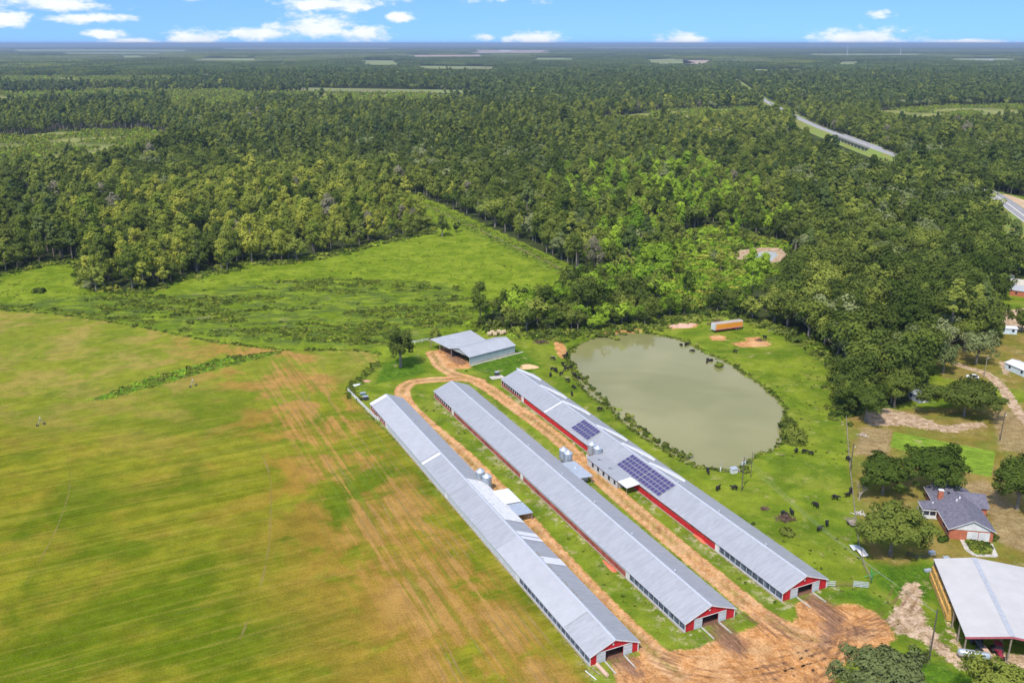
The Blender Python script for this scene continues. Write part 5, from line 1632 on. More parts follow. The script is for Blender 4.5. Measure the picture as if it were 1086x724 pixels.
MB().cyl((Wh / 2, -.05, hr3 + .02), (Wh / 2, Lh + .05, hr3 + .02), .09, n=6).build('ridge', shingle, rf)
# cross wing to the right rear
yc0, yc1 = Lh * .56, Lh * .90; ym = (yc0 + yc1) / 2
MB().slab([(Wh / 2, ym, hr3 - .3), (Wh + 2.2, ym, hr3 - .6), (Wh + 2.2, yc0 - .4, he3), (Wh / 2 + 3, yc0 - .4, he3)], .12).slab([(Wh / 2, ym, hr3 - .3), (Wh / 2 + 3, yc1 + .4, he3), (Wh + 2.2, yc1 + .4, he3), (Wh + 2.2, ym, hr3 - .6)], .12).build('wing_roof', shingle, t)
MB().box(Wh - .3, yc0, -.2, Wh + 1.8, yc1, he3 - .06).build('wing_wall', brick, t)
# front gable, garage doors
for yy in (.42,):
    MB().add([(.1, yy, he3 - .1), (Wh - .1, yy, he3 - .1), (Wh / 2, yy, hr3 - .14), (.1, yy + .08, he3 - .1), (Wh - .1, yy + .08, he3 - .1), (Wh / 2, yy + .08, hr3 - .14)], [(0, 1, 2), (5, 4, 3), (0, 3, 4, 1), (1, 4, 5, 2), (2, 5, 3, 0)]).build('front_gable', white, t)
MB().add([(.1, Lh - .45, he3 - .1), (Wh - .1, Lh - .45, he3 - .1), (Wh / 2, Lh - .45, hr3 - .14)], [(0, 1, 2)]).build('rear_gable', brick, t)
for s_ in (0, 1):
    gd = MB().box(4.3 + s_ * 2.55, .44, .02, 6.7 + s_ * 2.55, .495, 2.25).build('garage_door', white, t)
    for q in (.55, 1.1, 1.65): MB().box(4.35 + s_ * 2.55, .425, q, 6.65 + s_ * 2.55, .438, q + .03).build('door_groove', offw, gd)
MB().box(-.14, -.06, he3 - .16, -.08, Lh + .05, he3 + .02).build('gutter', white, t)
for s_ in (-1, 1):
    xa_ = -.1 if s_ < 0 else Wh + .1
    MB().hexa([(xa_, -.05, he3 - .12), (Wh / 2, -.05, hr3 - .12), (Wh / 2, -.01, hr3 - .12), (xa_, -.01, he3 - .12)], [(xa_, -.05, he3 + .05), (Wh / 2, -.05, hr3 + .05), (Wh / 2, -.01, hr3 + .05), (xa_, -.01, he3 + .05)]).build('barge_board', white, t)
cx_, cy_ = hl(997.0, 527, 3.8)
ch = MB().box(cx_ - .55, cy_ - .45, 2.2, cx_ + .55, cy_ + .45, 5.7).build('chimney', brick, t)
MB().box(cx_ - .62, cy_ - .52, 5.71, cx_ + .62, cy_ + .52, 5.86).build('chimney_cap', white, ch)
# porch on the left
p0, p1 = hl(984, 541, 2.2), hl(981, 533, 2.3)
py0_, py1_ = p0[1] - .2, p0[1] + 4.4
MB().slab([(-3.3, py0_, 2.45), (-3.3, py1_, 2.45), (.6, py1_, 2.95), (.6, py0_, 2.95)], .1).build('porch_roof', shingle, t)
MB().box(-3.35, py0_ - .04, 2.2, .0, py0_ + .02, 2.42).build('porch_trim', white, t)
MB().box(-3.36, py0_ - .04, 2.2, -3.3, py1_, 2.42).build('porch_trim', white, t)
for x_, y_ in ((-3.1, py0_ + .2), (-1.6, py0_ + .2), (-.1, py0_ + .2), (-3.1, py1_ - .3)):
    MB().box(x_ - .09, y_ - .09, 0, x_ + .09, y_ + .09, 2.25).build('porch_post', white, t)
MB().box(-3.2, py0_ + .1, .0, .3, py1_ - .1, .18).build('porch_floor', slabm, t)
MB().box(-3.15, py0_ + .14, .19, -.05, py0_ + .20, .95).build('porch_rail', white, t)
for y_ in (1.6, 4.2, 16.5, 19.0):
    if y_ < Lh - 1.5:
        wn = MB().box(.34, y_, 1.0, .395, y_ + 1.2, 2.2).build('window', dark, t)
        MB().box(.31, y_ - .08, .90, .335, y_ + 1.28, .98).build('sill', white, wn)
for p_ in ((1009, 518), (1012, 524), (1006, 524.5)):
    x_, y_ = hl(*p_, 4.2)
    MB().box(x_ - .3, y_ - .35, hr3 - abs(x_ - Wh / 2) / (Wh / 2) * (hr3 - he3) + .0, x_ + .3, y_ + .35, hr3 - abs(x_ - Wh / 2) / (Wh / 2) * (hr3 - he3) + .22).build('roof_vent', dark, t)
for p_ in ((1014, 534.5), (1017, 533.5), (990, 528.5)):
    x_, y_ = hl(*p_, 4.0)
    zz = hr3 - abs(x_ - Wh / 2) / (Wh / 2) * (hr3 - he3)
    MB().cyl((x_, y_, zz - .1), (x_, y_, zz + .45), .22, .22, 10).build('roof_vent', white, t)
# looped concrete drive with its round bed
kb = [G(*p) for p in ((1020, 571), (1026, 583), (1034, 588.5), (1056, 589.5), (1050, 576))]
m = MB(); lo_ = kb[:]
for a_, b_ in zip(kb[:-1], kb[1:]):
    d_ = (Vector(b_) - Vector(a_)).normalized(); s_ = Vector((-d_.y, d_.x)) * .55
    m.hexa([(a_[0] - s_.x, a_[1] - s_.y, -.05), (b_[0] - s_.x, b_[1] - s_.y, -.05), (b_[0] + s_.x, b_[1] + s_.y, -.05), (a_[0] + s_.x, a_[1] + s_.y, -.05)],
           [(a_[0] - s_.x, a_[1] - s_.y, .05 + .004 * len(m.v)/8), (b_[0] - s_.x, b_[1] - s_.y, .05 + .004 * len(m.v)/8), (b_[0] + s_.x, b_[1] + s_.y, .05 + .004 * len(m.v)/8), (a_[0] + s_.x, a_[1] + s_.y, .05 + .004 * len(m.v)/8)])
tag(m.build('driveway', slabm), kind='structure')
Q = scatter_in(PG([(1026, 573), (1046, 576), (1050, 586), (1036, 586), (1028, 580)]), 330)
tufts('flower_bed_plants', Q, [3, 2, 1, 2, 1], .35, .7)

# ------------------------------------------------------------------ machine shed at the right edge
A4, B4 = Vector(G(1024, 675, 4.6)), Vector(G(990, 592, 4.6))
d4 = (B4 - A4).normalized(); L4 = (B4 - A4).length
w4 = Vector((d4.y, -d4.x)); rz4 = math.atan2(w4.y, w4.x)
t = thing('machine_shed', 'open-fronted machine shed with broad white metal roof and hay stacked along its left side', 'shed', (A4.x, A4.y, 0), rz4)
Wm = 20.0; he4, hr4 = 4.6, 5.9; mr = 7.9
shroof = mat('shed_roof_white', (.60, .575, .55), .5, .1, .05, .25, bump=.4, wave=(2.6, 'Y'))
MB().slab([(0, 0, he4), (0, L4, he4), (mr, L4, hr4), (mr, 0, hr4)], .07).slab([(mr, 0, hr4), (mr, L4, hr4), (Wm, L4, he4), (Wm, 0, he4)], .07).build('roof', shroof, t)
MB().slab([(mr - .45, 0.02, hr4 + .0), (mr - .45, L4 - .02, hr4 + .0), (mr + .45, L4 - .02, hr4 + .05), (mr + .45, .02, hr4 + .05)], .03).build('ridge_strip', mat('ridge_grey', (.42, .44, .48), .5), t)
pinkm = mat('faded_red_trim', (.50, .14, .17), .7)
for s_ in (-1, 1):
    xa_ = 0 if s_ < 0 else Wm
    MB().hexa([(xa_, -.06, he4 - .42), (mr, -.06, hr4 - .42), (mr, -.01, hr4 - .42), (xa_, -.01, he4 - .42)], [(xa_, -.06, he4 + .02), (mr, -.06, hr4 + .02), (mr, -.01, hr4 + .02), (xa_, -.01, he4 + .02)]).build('front_trim', pinkm, t)
for i in range(7):
    for x_ in (.25, mr, Wm - .25):
        zt_ = (he4 if x_ != mr else hr4) - .12
        MB().box(x_ - .12, .3 + i * (L4 - .6) / 6 - .12, 0, x_ + .12, .3 + i * (L4 - .6) / 6 + .12, zt_).build('post', wood, t)
MB().box(.4, L4 - .25, 0, Wm - .4, L4 - .13, he4 - .1).build('back_wall', offw, t)
haym = mat('stacked_hay', (.62, .36, .10), .95, 0, .25, 1.2, bump=.6, bs=3)
for i in range(7):
    for j in range(2):
        h_ = MB().box(-.1 - .25 * (1 - j), L4 * .42 + i * L4 * .083, j * 1.45, 1.5, L4 * .42 + (i + .96) * L4 * .083, j * 1.45 + 1.40)
        ob = h_.build('hay_block', haym, None, bevel=.1); ob.location = (A4.x, A4.y, 0); ob.rotation_euler = (0, 0, rz4)
        tag(ob, ('upper' if j else 'lower') + ' square block of orange-tan hay along the left side of the machine shed', 'hay block', ('upper' if j else 'lower') + ' hay blocks in the machine shed')
def m4(x, y): 
    p = A4 + w4 * x + d4 * y
    return p.x, p.y
# fuel tank on skids
x, y = G(1032, 699)
t = thing('liquid_tank', 'long silver tank on skids before the machine shed', 'tank', (x, y, 0), rz4 - .02)
MB().lathe([(.02, -2.9), (.45, -2.8), (.72, -2.5), (.72, 2.5), (.45, 2.8), (.02, 2.9)], n=18).build('tank_body', galvp, t, smooth=True).rotation_euler = (0, R(90), 0)
KIDS[t.name][-1].location = (0, 0, 1.25)
for x_ in (-1.8, 1.8): MB().box(x_ - .15, -.55, 0, x_ + .15, .55, .65).build('skid', steel, t)
MB().cyl((.4, 0, 1.9), (.4, 0, 2.25), .25, n=10).build('hatch', steel, t)
# red tractor
def tractor(px, py, rz, label, body, name='tractor'):
    x, y = G(px, py)
    t = thing(name, label, 'tractor', (x, y, 0), rz)
    MB().box(-.4, .2, .75, .4, 2.3, 1.45).build('bonnet', body, t, bevel=.08)
    MB().box(-.3, -1.1, .6, .3, .3, 1.0).build('chassis', steel, t)
    cb = MB().box(-.65, -1.2, 1.0, .65, .25, 1.35).build('cab_base', body, t)
    MB().box(-.6, -1.1, 1.36, .6, .2, 2.15).build('cab_glass', dark, t)
    MB().box(-.72, -1.25, 2.16, .72, .35, 2.32).build('cab_roof', body, t, bevel=.05)
    for sx_ in (-1, 1):
        wl = MB().cyl((sx_ * .62, -.65, .75), (sx_ * 1.02, -.65, .75), .75, .75, 20).build('rear_wheel', tyrem, t)
        MB().cyl((sx_ * .60, -.65, .75), (sx_ * 1.05, -.65, .75), .36, .36, 12).build('rim', body, wl)
        wl = MB().cyl((sx_ * .52, 1.75, .45), (sx_ * .80, 1.75, .45), .45, .45, 16).build('front_wheel', tyrem, t)
        MB().cyl((sx_ * .50, 1.75, .45), (sx_ * .82, 1.75, .45), .22, .22, 10).build('rim', body, wl)
    MB().cyl((.25, 1.2, 1.4), (.25, 1.2, 2.2), .05, n=8).build('exhaust', steel, t)
    return t
wine = mat('wine_red_paint', (.28, .03, .06), .5)
tractor(1057.5, 694, rz4 + math.pi, 'dark red tractor parked under the front of the machine shed', wine)
tractor(1036, 684, rz4 + math.pi + .1, 'dark grey tractor in the shade of the machine shed left bay', mat('dark_grey_paint', (.07, .08, .11), .5))
m = MB()
x, y = G(1048, 696)
t = thing('loading_ramp', 'tan plank ramp leaning at the shed front post', 'ramp', (x, y, 0), rz4 + .4)
MB().hexa([(-.5, -1.8, 0), (.5, -1.8, 0), (.5, 1.8, 1.1), (-.5, 1.8, 1.1)], [(-.5, -1.8, .12), (.5, -1.8, .12), (.5, 1.8, 1.22), (-.5, 1.8, 1.22)]).build('planks', mat('tan_planks', (.60, .40, .30), .9), t)
MB().box(-.4, 1.6, 0, .4, 1.7, 1.08).build('ramp_support', wood, t)

# ------------------------------------------------------------------ utility poles and lines
def pole(px, py, h, label, arms=True, lamp=False, can=False, group='wooden utility poles', r=.16, mt=None):
    x, y = G(px, py)
    t = thing('utility_pole', label, 'pole', (x, y, 0), R(30), group)
    MB().cyl((0, 0, -.3), (0, 0, h), r, r * .65, 10).build('pole_shaft', mt or polewood, t)
    if arms:
        MB().box(-1.1, -.06, h - .55, 1.1, .06, h - .42).build('cross_arm', wood, t)
        for q in (-1, 0, 1): MB().cyl((q * .95, 0, h - .415), (q * .95, 0, h - .2), .05, n=6).build('insulator', white, t)
    if can:
        for q in (-.42, .42): MB().lathe([(.24, 0), (.27, .1), (.27, .8), (.2, .9), (.02, .92)], (q, .1, h - 2.2), 12).build('transformer', galvp, t)
    if lamp:
        MB().cyl((0, 0, h - 1.2), (.9, 0, h - 1.0), .035, n=6).build('lamp_arm', galvp, t)
        MB().cyl((.9, 0, h - 1.15), (.9, 0, h - .95), .16, .10, 8).build('lamp_head', white, t)
    return Vector((x, y, h))
P1 = pole(786.5, 520, 9.5, 'utility pole with twin transformers on the near shore of the pond', can=True)
P2_ = pole(796, 506, 7.5, 'thin pole just right of the transformer pole at the pond', arms=False, r=.10)
P3 = pole(985.5, 699, 11.0, 'tall plain pole before the machine shed', arms=False)
P4 = pole(901.5, 501, 8.5, 'utility pole on the pasture fence line', lamp=True, arms=False)
P5 = pole(1060.5, 467, 9.0, 'leaning utility pole with a lamp beside the sandy yard', lamp=True, arms=False)
P6 = pole(1043.5, 400, 8.0, 'pale light pole beside the dirt drive', lamp=True, arms=False, mt=wood)
P7 = Vector((*G(1010, 740), 9.0))
def wire(a, b, sag, label, group):
    m = MB(); pr = None; a, b = Vector(a), Vector(b); n = 14
    base = a.copy()
    for i in range(n + 1):
        f = i / n; p = a.lerp(b, f) - Vector((0, 0, sag * 4 * f * (1 - f))) - base
        if pr is not None: m.cyl(pr, p, .016, .016, 4, 0, False)
        pr = p
    ob = m.build('power_line', mat('aluminium_wire', (.40, .40, .34), .5, .3)); ob.location = base
    tag(ob, label, 'power line', group)
for q, nm in ((-.95, 'left'), (0, 'middle'), (.95, 'right')):
    c_, s_ = math.cos(R(30)) * q, math.sin(R(30)) * q
    wire((P1.x + c_, P1.y + s_, P1.z - .22), (P3.x + c_ * .2, P3.y + s_ * .2, P3.z - .5 - (q + 1) * .3), 1.8, f'{nm} of three thin power lines over the pasture', 'power lines over the pasture')
# pump station at the near shore
x, y = G(778, 501)
t = thing('pump_station', 'white pump hut with pipe and pallets at the near shore of the pond', 'pump station', (x, y, 0), RZ)
MB().box(-.9, -.6, 0, .9, .6, 1.3).build('hut', white, t)
MB().slab([(-1.05, -.75, 1.32), (-1.05, .75, 1.5), (1.05, .75, 1.5), (1.05, -.75, 1.32)], .06).build('hut_roof', galvp, t)
MB().cyl((-.9, .2, .5), (-2.6, 1.6, .15), .09, n=8).build('suction_pipe', steel, t)
MB().box(1.3, -.5, 0, 2.6, .5, .45).build('pallet', wood, t)
x, y = G(764, 499)
t = thing('standpipe', 'thin white standpipe at the water edge left of the pump hut', 'pipe', (x, y, -.2))
MB().cyl((0, 0, 0), (0, 0, 1.2), .18, n=10).build('pipe_base', white, t); MB().cyl((0, 0, 1.2), (.35, .2, 3.4), .05, n=8).build('rod', galvp, t)

# ------------------------------------------------------------------ fences
def fence(name, pts, h, label, gap=3.0, m=None, rails=2, boards=False, cat='fence'):
    L_ = np.array([G(*p) for p in pts]); o = L_[0]
    t = thing(name, label, cat, (o[0], o[1], 0)); m = m or wood
    rail = MB()
    for i in range(len(L_) - 1):
        a_, b_ = Vector(L_[i] - o), Vector(L_[i + 1] - o); d_ = b_ - a_; n = max(1, int(d_.length / gap)); s_ = Vector((-d_.y, d_.x)).normalized() * .03
        for k_ in range(n):
            p_ = a_ + d_ * k_ / n
            MB().box(p_.x - .07, p_.y - .07, -.2, p_.x + .07, p_.y + .07, h).build('post', m, t)
        for q in range(rails):
            z_ = h * (q + .8) / (rails + .2); dz = .10 if boards else .015
            rail.hexa([(a_.x - s_.x, a_.y - s_.y, z_ - dz), (b_.x - s_.x, b_.y - s_.y, z_ - dz), (b_.x + s_.x, b_.y + s_.y, z_ - dz), (a_.x + s_.x, a_.y + s_.y, z_ - dz)],
                      [(a_.x - s_.x, a_.y - s_.y, z_ + dz), (b_.x - s_.x, b_.y - s_.y, z_ + dz), (b_.x + s_.x, b_.y + s_.y, z_ + dz), (a_.x + s_.x, a_.y + s_.y, z_ + dz)])
    rail.build('rails', m, t)
    return t
fence('wire_fence', [(897, 440), (899, 470), (902, 505), (906, 540), (910, 575), (916, 600), (924, 617)], 1.2, 'post and wire fence between the pasture and the yards', 3.5, rails=3)
fence('wire_fence', [(815, 352), (840, 356), (866, 368), (886, 384), (897, 412), (897, 438)], 1.2, 'post and wire fence along the foot of the oak wood', 4.0, rails=3)
fence('board_fence', [(877, 622), (886, 622)], 1.5, 'short grey board fence at the corner of the solar house', 1.2, offw, 3, True)
fence('farm_gate', [(886, 621.8), (905, 622)], 1.3, 'brown tube gate across the pasture entrance', 2.5, mat('rusty_gate', (.30, .20, .08), .8), 5, False, 'gate')
fence('board_fence', [(905, 622), (921, 623.5)], 1.5, 'grey board fence right of the brown gate', 1.2, offw, 4, True)
fence('board_fence', [(369, 415), (376, 422), (384, 430), (391, 437), (398, 444), (403, 447)], 1.3, 'weathered white board fence at the field end of the left poultry house', 1.4, white, 3, True)
fence('board_fence', [(428, 363), (440, 364), (455, 361)], 1.2, 'white rail fence between the lone dark tree and the barn', 3, white, 2, True)
fence('board_fence', [(962, 589), (972, 593), (985, 592)], 1.2, 'dark board fence under the big oak', 2, steel, 2, True)
# field drain wheels: irrigation tower feet in the hay field
def irrigation(px, py, label):
    x, y = G(px, py); t = thing('irrigation_tower', label, 'irrigation tower', (x, y, 0), random.uniform(0, 3), 'irrigation towers in the hay field')
    MB().cyl((-1.3, 0, .45), (0, 0, 3.1), .06, n=6).cyl((1.3, 0, .45), (0, 0, 3.1), .06, n=6).cyl((-.8, 0, 1.5), (.8, 0, 1.5), .04, n=6).build('frame', galvp, t)
    for s_ in (-1, 1):
        wl = MB().cyl((s_ * 1.3, -.14, .45), (s_ * 1.3, .14, .45), .45, .45, 16).build('wheel', tyrem, t)
        MB().cyl((s_ * 1.3, -.16, .45), (s_ * 1.3, .16, .45), .2, .2, 10).build('rim', galvp, wl)
    MB().box(-.2, -.2, 3.1, .2, .2, 3.4).build('control_box', white, t)
    t.scale = (.78,) * 3
irrigation(43.5, 451, 'small wheeled irrigation tower at the left edge of the hay field')
irrigation(205, 410, 'small wheeled irrigation tower below the strip of weeds')

# ------------------------------------------------------------------ clutter round the yards
greenm = mat('green_paint', (.03, .30, .08), .5)
x, y = G(925, 614)
t = thing('hay_rake', 'green farm rake standing on end beside the pasture gate', 'farm implement', (x, y, 0), .6)
m = MB().cyl((-1.6, -1, .5), (1.4, 1.4, 1.4), .09, n=6).cyl((-1.2, 1.2, .4), (1.2, -.8, 1.7), .08, n=6).cyl((0, 0, .3), (.2, .1, 2.2), .07, n=6)
m.build('frame', greenm, t)
for i in range(5):
    a_ = Vector((-1.4 + i * .65, -.8 + i * .5, .7))
    MB().lathe([(.50, -.02), (.55, 0), (.50, .02)], (0, 0, 0), 14).cyl((-.5, 0, 0), (.5, 0, 0), .02, n=4).cyl((0, -.5, 0), (0, .5, 0), .02, n=4).build('rake_wheel', greenm if i % 2 else steel, t)
    KIDS[t.name][-1].location = a_; KIDS[t.name][-1].rotation_euler = (R(75), 0, .5)
def utility_trailer(px, py, rz, label, L_=2.4, W_=1.5, name='utility_trailer'):
    x, y = G(px, py); t = thing(name, label, 'trailer', (x, y, 0), rz)
    MB().box(-W_ / 2, -L_ / 2, .5, W_ / 2, L_ / 2, .62).build('bed', wood, t)
    m = MB()
    for z_ in (.8, 1.1):
        m.box(-W_ / 2, -L_ / 2, z_, W_ / 2, -L_ / 2 + .05, z_ + .1).box(-W_ / 2, L_ / 2 - .05, z_, W_ / 2, L_ / 2, z_ + .1).box(-W_ / 2, -L_ / 2 + .06, z_, -W_ / 2 + .05, L_ / 2 - .06, z_ + .1).box(W_ / 2 - .05, -L_ / 2 + .06, z_, W_ / 2, L_ / 2 - .06, z_ + .1)
    for sx_ in (-1, 1):
        for sy_ in (-1, 1): m.box(sx_ * (W_ / 2 - .09) - .04, sy_ * (L_ / 2 - .09) - .04, .63, sx_ * (W_ / 2 - .09) + .04, sy_ * (L_ / 2 - .09) + .04, 1.25)
    m.build('side_rails', wood, t)
    for s_ in (-1, 1): MB().cyl((s_ * (W_ / 2 + .05), 0, .35), (s_ * (W_ / 2 + .22), 0, .35), .35, .35, 14).build('wheel', tyrem, t)
    MB().cyl((0, L_ / 2, .5), (0, L_ / 2 + 1.1, .4), .05, n=6).build('tow_bar', steel, t)
utility_trailer(904, 556, .1, 'small brown stock trailer parked along the pasture fence', 2.8, 2.0)
x, y = G(911, 585)
t = thing('folded_canopy', 'crumpled white metal canopy lying by the fence under the big oak', 'canopy', (x, y, 0), .25)
MB().slab([(-.9, -2.4, .35), (.9, -2.4, .3), (1.0, .2, .9), (-.7, .4, .8)], .06).build('roof_sheet', white, t)
MB().slab([(-1.2, .4, .3), (.8, .3, 1.0), (.6, 2.0, .6), (-1.3, 2.1, .9)], .06).build('bent_sheet', offw, t)
for x_, y_ in ((-.8, -2.2), (.8, -2.2), (.5, 1.8), (-1.1, 1.9)): MB().cyl((x_, y_, 0), (x_, y_, .3), .04, n=6).build('leg', galvp, t)
# carts, buckets and boards by the poultry houses
x, y = G(376.5, 409)
t = thing('overturned_boat', 'small white boat lying upside down at the corner of the hay field', 'boat', (x, y, 0), .55)
m = MB()
prof = [(-2.1, .42), (-1.4, .62), (0, .68), (1.2, .55), (2.0, .12)]
vs, fs = [], []
for xx, hw in prof:
    for a_ in range(7):
        th = math.pi * a_ / 6; vs.append((xx, hw * math.cos(th), .06 + .50 * math.sin(th)))
for i in range(len(prof) - 1):
    for a_ in range(6): fs.append((i * 7 + a_, (i + 1) * 7 + a_, (i + 1) * 7 + a_ + 1, i * 7 + a_ + 1))
fs += [tuple(range(7)), tuple(range(34, 27, -1))]
m.add(vs, fs).build('hull', white, t, smooth=True)
MB().box(-2.0, -.03, .57, 1.6, .03, .62).build('keel', galvp, t)
def crate_stack(px, py, label, sz_=(1.4, 1.0, .9), m_=offw, rz=.4, name='equipment_box'):
    x, y = G(px, py); a_, b_, c_2 = sz_
    t = thing(name, label, 'equipment', (x, y, 0), rz)
    MB().box(-a_ / 2, -b_ / 2, .12, a_ / 2, b_ / 2, c_2).build('box_body', m_, t, bevel=.03)
    MB().box(-a_ / 2 - .05, -b_ / 2 - .05, c_2 + .005, a_ / 2 + .05, b_ / 2 + .05, c_2 + .08).build('lid', galvp, t)
    for s_ in (-1, 1): MB().box(s_ * a_ * .35 - .06, -b_ / 2, 0, s_ * a_ * .35 + .06, b_ / 2, .115).build('runner', wood, t)
    return t
crate_stack(388, 424, 'dark generator box beside the white board fence', (1.6, 1.2, 1.3), steel)
crate_stack(385, 419, 'green-grey box on runners near the hedge left of the poultry houses', (1.8, 1.0, .9), mat('green_grey', (.16, .26, .20), .7), name='equipment_box')
crate_stack(527, 398, 'dark pump box on a pale slab at the far end of the solar house', (1.4, 1.2, 1.3), steel, RZ)
MB_s = MB().box(-2.4, -1.5, -.1, 2.4, 1.5, .08).build('slab', slabm); MB_s.location = (*G(527, 400), 0); MB_s.rotation_euler = (0, 0, RZ); tag(MB_s, 'pale concrete slab under the pump box', 'concrete slab')
crate_stack(657, 512, 'dark machine box on the grass before the white lean-to', (1.6, 1.3, 1.0), steel, RZ)
crate_stack(988, 588, 'grey box by the corner of the machine shed', (1.3, .9, .8), offw, .2)
crate_stack(984, 606, 'low pale box on the grass left of the machine shed', (1.5, .8, .5), offw, .2)
crate_stack(1003, 594, 'brown box behind the machine shed corner', (1.2, .9, .8), wood, .2)
# logs at the left house
logm = mat('cut_wood', (.62, .42, .30), .9)
def log(px, py, L_, r_, rz, label, m_=logm, name='log', cat='log', cap=None):
    x, y = G(px, py); t = thing(name, label, cat, (x, y, 0), rz)
    MB().cyl((-L_ / 2, 0, r_), (L_ / 2, 0, r_), r_, r_ * .92, 14).build('stem', m_, t)
    MB().cyl((L_ / 2 + .005, 0, r_), (L_ / 2 + .03, 0, r_), r_ * .8, r_ * .8, 14).build('cut_end', cap or mat('cut_face', (.70, .50, .34), .9), t)
log(638.5, 712, 3.6, .42, -1.10, 'thick tan log lying before the left poultry house gable')
log(626.5, 716, 3.0, .10, -.95, 'thin white pipe lying on the grass left of the thick log', white, 'pipe', 'pipe', white)
log(632, 712, 2.2, .10, -.95, 'thin brown timber beside the thick log', wood, 'timber', 'timber', wood)
# red feed ramps beside the walls
redr = mat('orange_red', (.60, .17, .09), .8)
for p_, lb in (((743, 571.5), 'orange-red slab heap along the left wall of the solar house'), ((647, 600.5), 'orange-red slab heap along the left wall of the middle poultry house')):
    x, y = G(*p_); heap('spill_heap', x, y, 3.2, .8, .45, redr, lb, 'heap', rz=HAZ, seed=11)
# beehive-like mesh house by the fence
brush_pile(914, 462, 1.6, .9, 26, 'orange and white scrap pile along the fence above the oaks', 14, mat('scrap', (.55, .25, .12), .8, 0, .4, 1.5, c2=(.75, .70, .62)))
brush_pile(911, 545, 2.0, .6, 22, 'pale scrap pile at the fence by the big oak', 15, mat('pale_scrap', (.62, .58, .55), .8, 0, .3, 1.5))

# ------------------------------------------------------------------ small houses at the right edge
def small_house(px, py, W_, L_, rz, he_, hr_, roof_m, wall_m, label, cat='house', name='small_house'):
    x, y = G(px, py); t = thing(name, label, cat, (x, y, 0), rz)
    MB().box(-W_ / 2, -L_ / 2, -.1, W_ / 2, L_ / 2, he_ - .05).build('wall', wall_m, t)
    MB().slab([(-W_ / 2 - .3, -L_ / 2 - .3, he_), (-W_ / 2 - .3, L_ / 2 + .3, he_), (0, L_ / 2 + .3, hr_), (0, -L_ / 2 - .3, hr_)], .1).slab([(0, -L_ / 2 - .3, hr_), (0, L_ / 2 + .3, hr_), (W_ / 2 + .3, L_ / 2 + .3, he_), (W_ / 2 + .3, -L_ / 2 - .3, he_)], .1).build('roof', roof_m, t)
    for s_ in (-1, 1):
        MB().add([(-W_ / 2, s_ * L_ / 2, he_ - .05), (W_ / 2, s_ * L_ / 2, he_ - .05), (0, s_ * L_ / 2, hr_ - .1)], [(0, 1, 2)]).build('gable', wall_m, t)
    for q in (-.28, .28):
        wn = MB().box(W_ * q - .45, -L_ / 2 - .04, .9, W_ * q + .45, -L_ / 2 - .005, 1.9).build('window', dark, t)
        MB().box(W_ * q - .5, -L_ / 2 - .07, .8, W_ * q + .5, -L_ / 2 - .045, .88).build('sill', white, wn)
        MB().box(-W_ / 2 - .04, L_ * q - .45, .9, -W_ / 2 - .005, L_ * q + .45, 1.9).build('window', dark, t)
    MB().box(-.45, -L_ / 2 - .045, .0, .45, -L_ / 2 - .004, 2.0).build('door', white, t)
    return t
redroof = mat('red_metal_roof', (.42, .06, .06), .5); tanroof = mat('tan_roof', (.55, .50, .42), .8); whr = mat('pale_blue_wall', (.62, .72, .78), .6)
small_house(1063, 297, 9, 6, .5, 2.6, 4.2, redroof, offw, 'small house with a dark red roof half hidden by trees at the right edge')
small_house(1076, 305, 9, 12, .9, 2.6, 4.4, tanroof, offw, 'house with a tan roof beyond the sandy yard at the right edge')
small_house(1088, 313, 9, 12, .9, 2.6, 4.2, roofl, brick, 'house with a pale metal roof below the tan roofed house')
small_house(1067, 352.5, 4.2, 6.5, R(80), 2.3, 2.9, roofw, whr, 'small pale blue shed at the edge of the oaks', 'shed', 'garden_shed')
small_house(1084, 395, 6, 10, .25, 2.4, 3.3, roofw, whr, 'white-roofed mobile home at the right edge above the driveway', 'mobile home', 'mobile_home')
small_house(974, 424, 4, 5, .3, 2.3, 3.1, galvp, mat('grey_blue_wall', (.28, .31, .34), .7), 'grey-blue hut tucked under the wide low oak', 'hut', 'garden_shed')
def car(px, py, rz, body, label):
    x, y = G(px, py); t = thing('parked_car', label, 'car', (x, y, 0), rz)
    MB().hexa([(-.85, -2.1, .35), (.85, -2.1, .35), (.85, 2.1, .35), (-.85, 2.1, .35)], [(-.82, -2.05, .85), (.82, -2.05, .85), (.80, 2.0, .80), (-.80, 2.0, .80)]).build('body', body, t, bevel=.08)
    MB().hexa([(-.78, -1.6, .86), (.78, -1.6, .86), (.78, 1.0, .86), (-.78, 1.0, .86)], [(-.62, -1.2, 1.4), (.62, -1.2, 1.4), (.62, .3, 1.4), (-.62, .3, 1.4)]).build('glass', dark, t)
    MB().box(-.60, -1.15, 1.405, .60, .28, 1.44).build('roof', body, t)
    for sx_ in (-1, 1):
        for yy in (-1.35, 1.35): MB().cyl((sx_ * .70, yy, .33), (sx_ * .90, yy, .33), .33, .33, 14).build('wheel', tyrem, t)
car(1031, 401, 1.2, white, 'white car parked on the dirt drive bend')
car(986, 396, 1.4, mat('black_paint', (.02, .02, .025), .4), 'dark car under the oaks left of the drive')

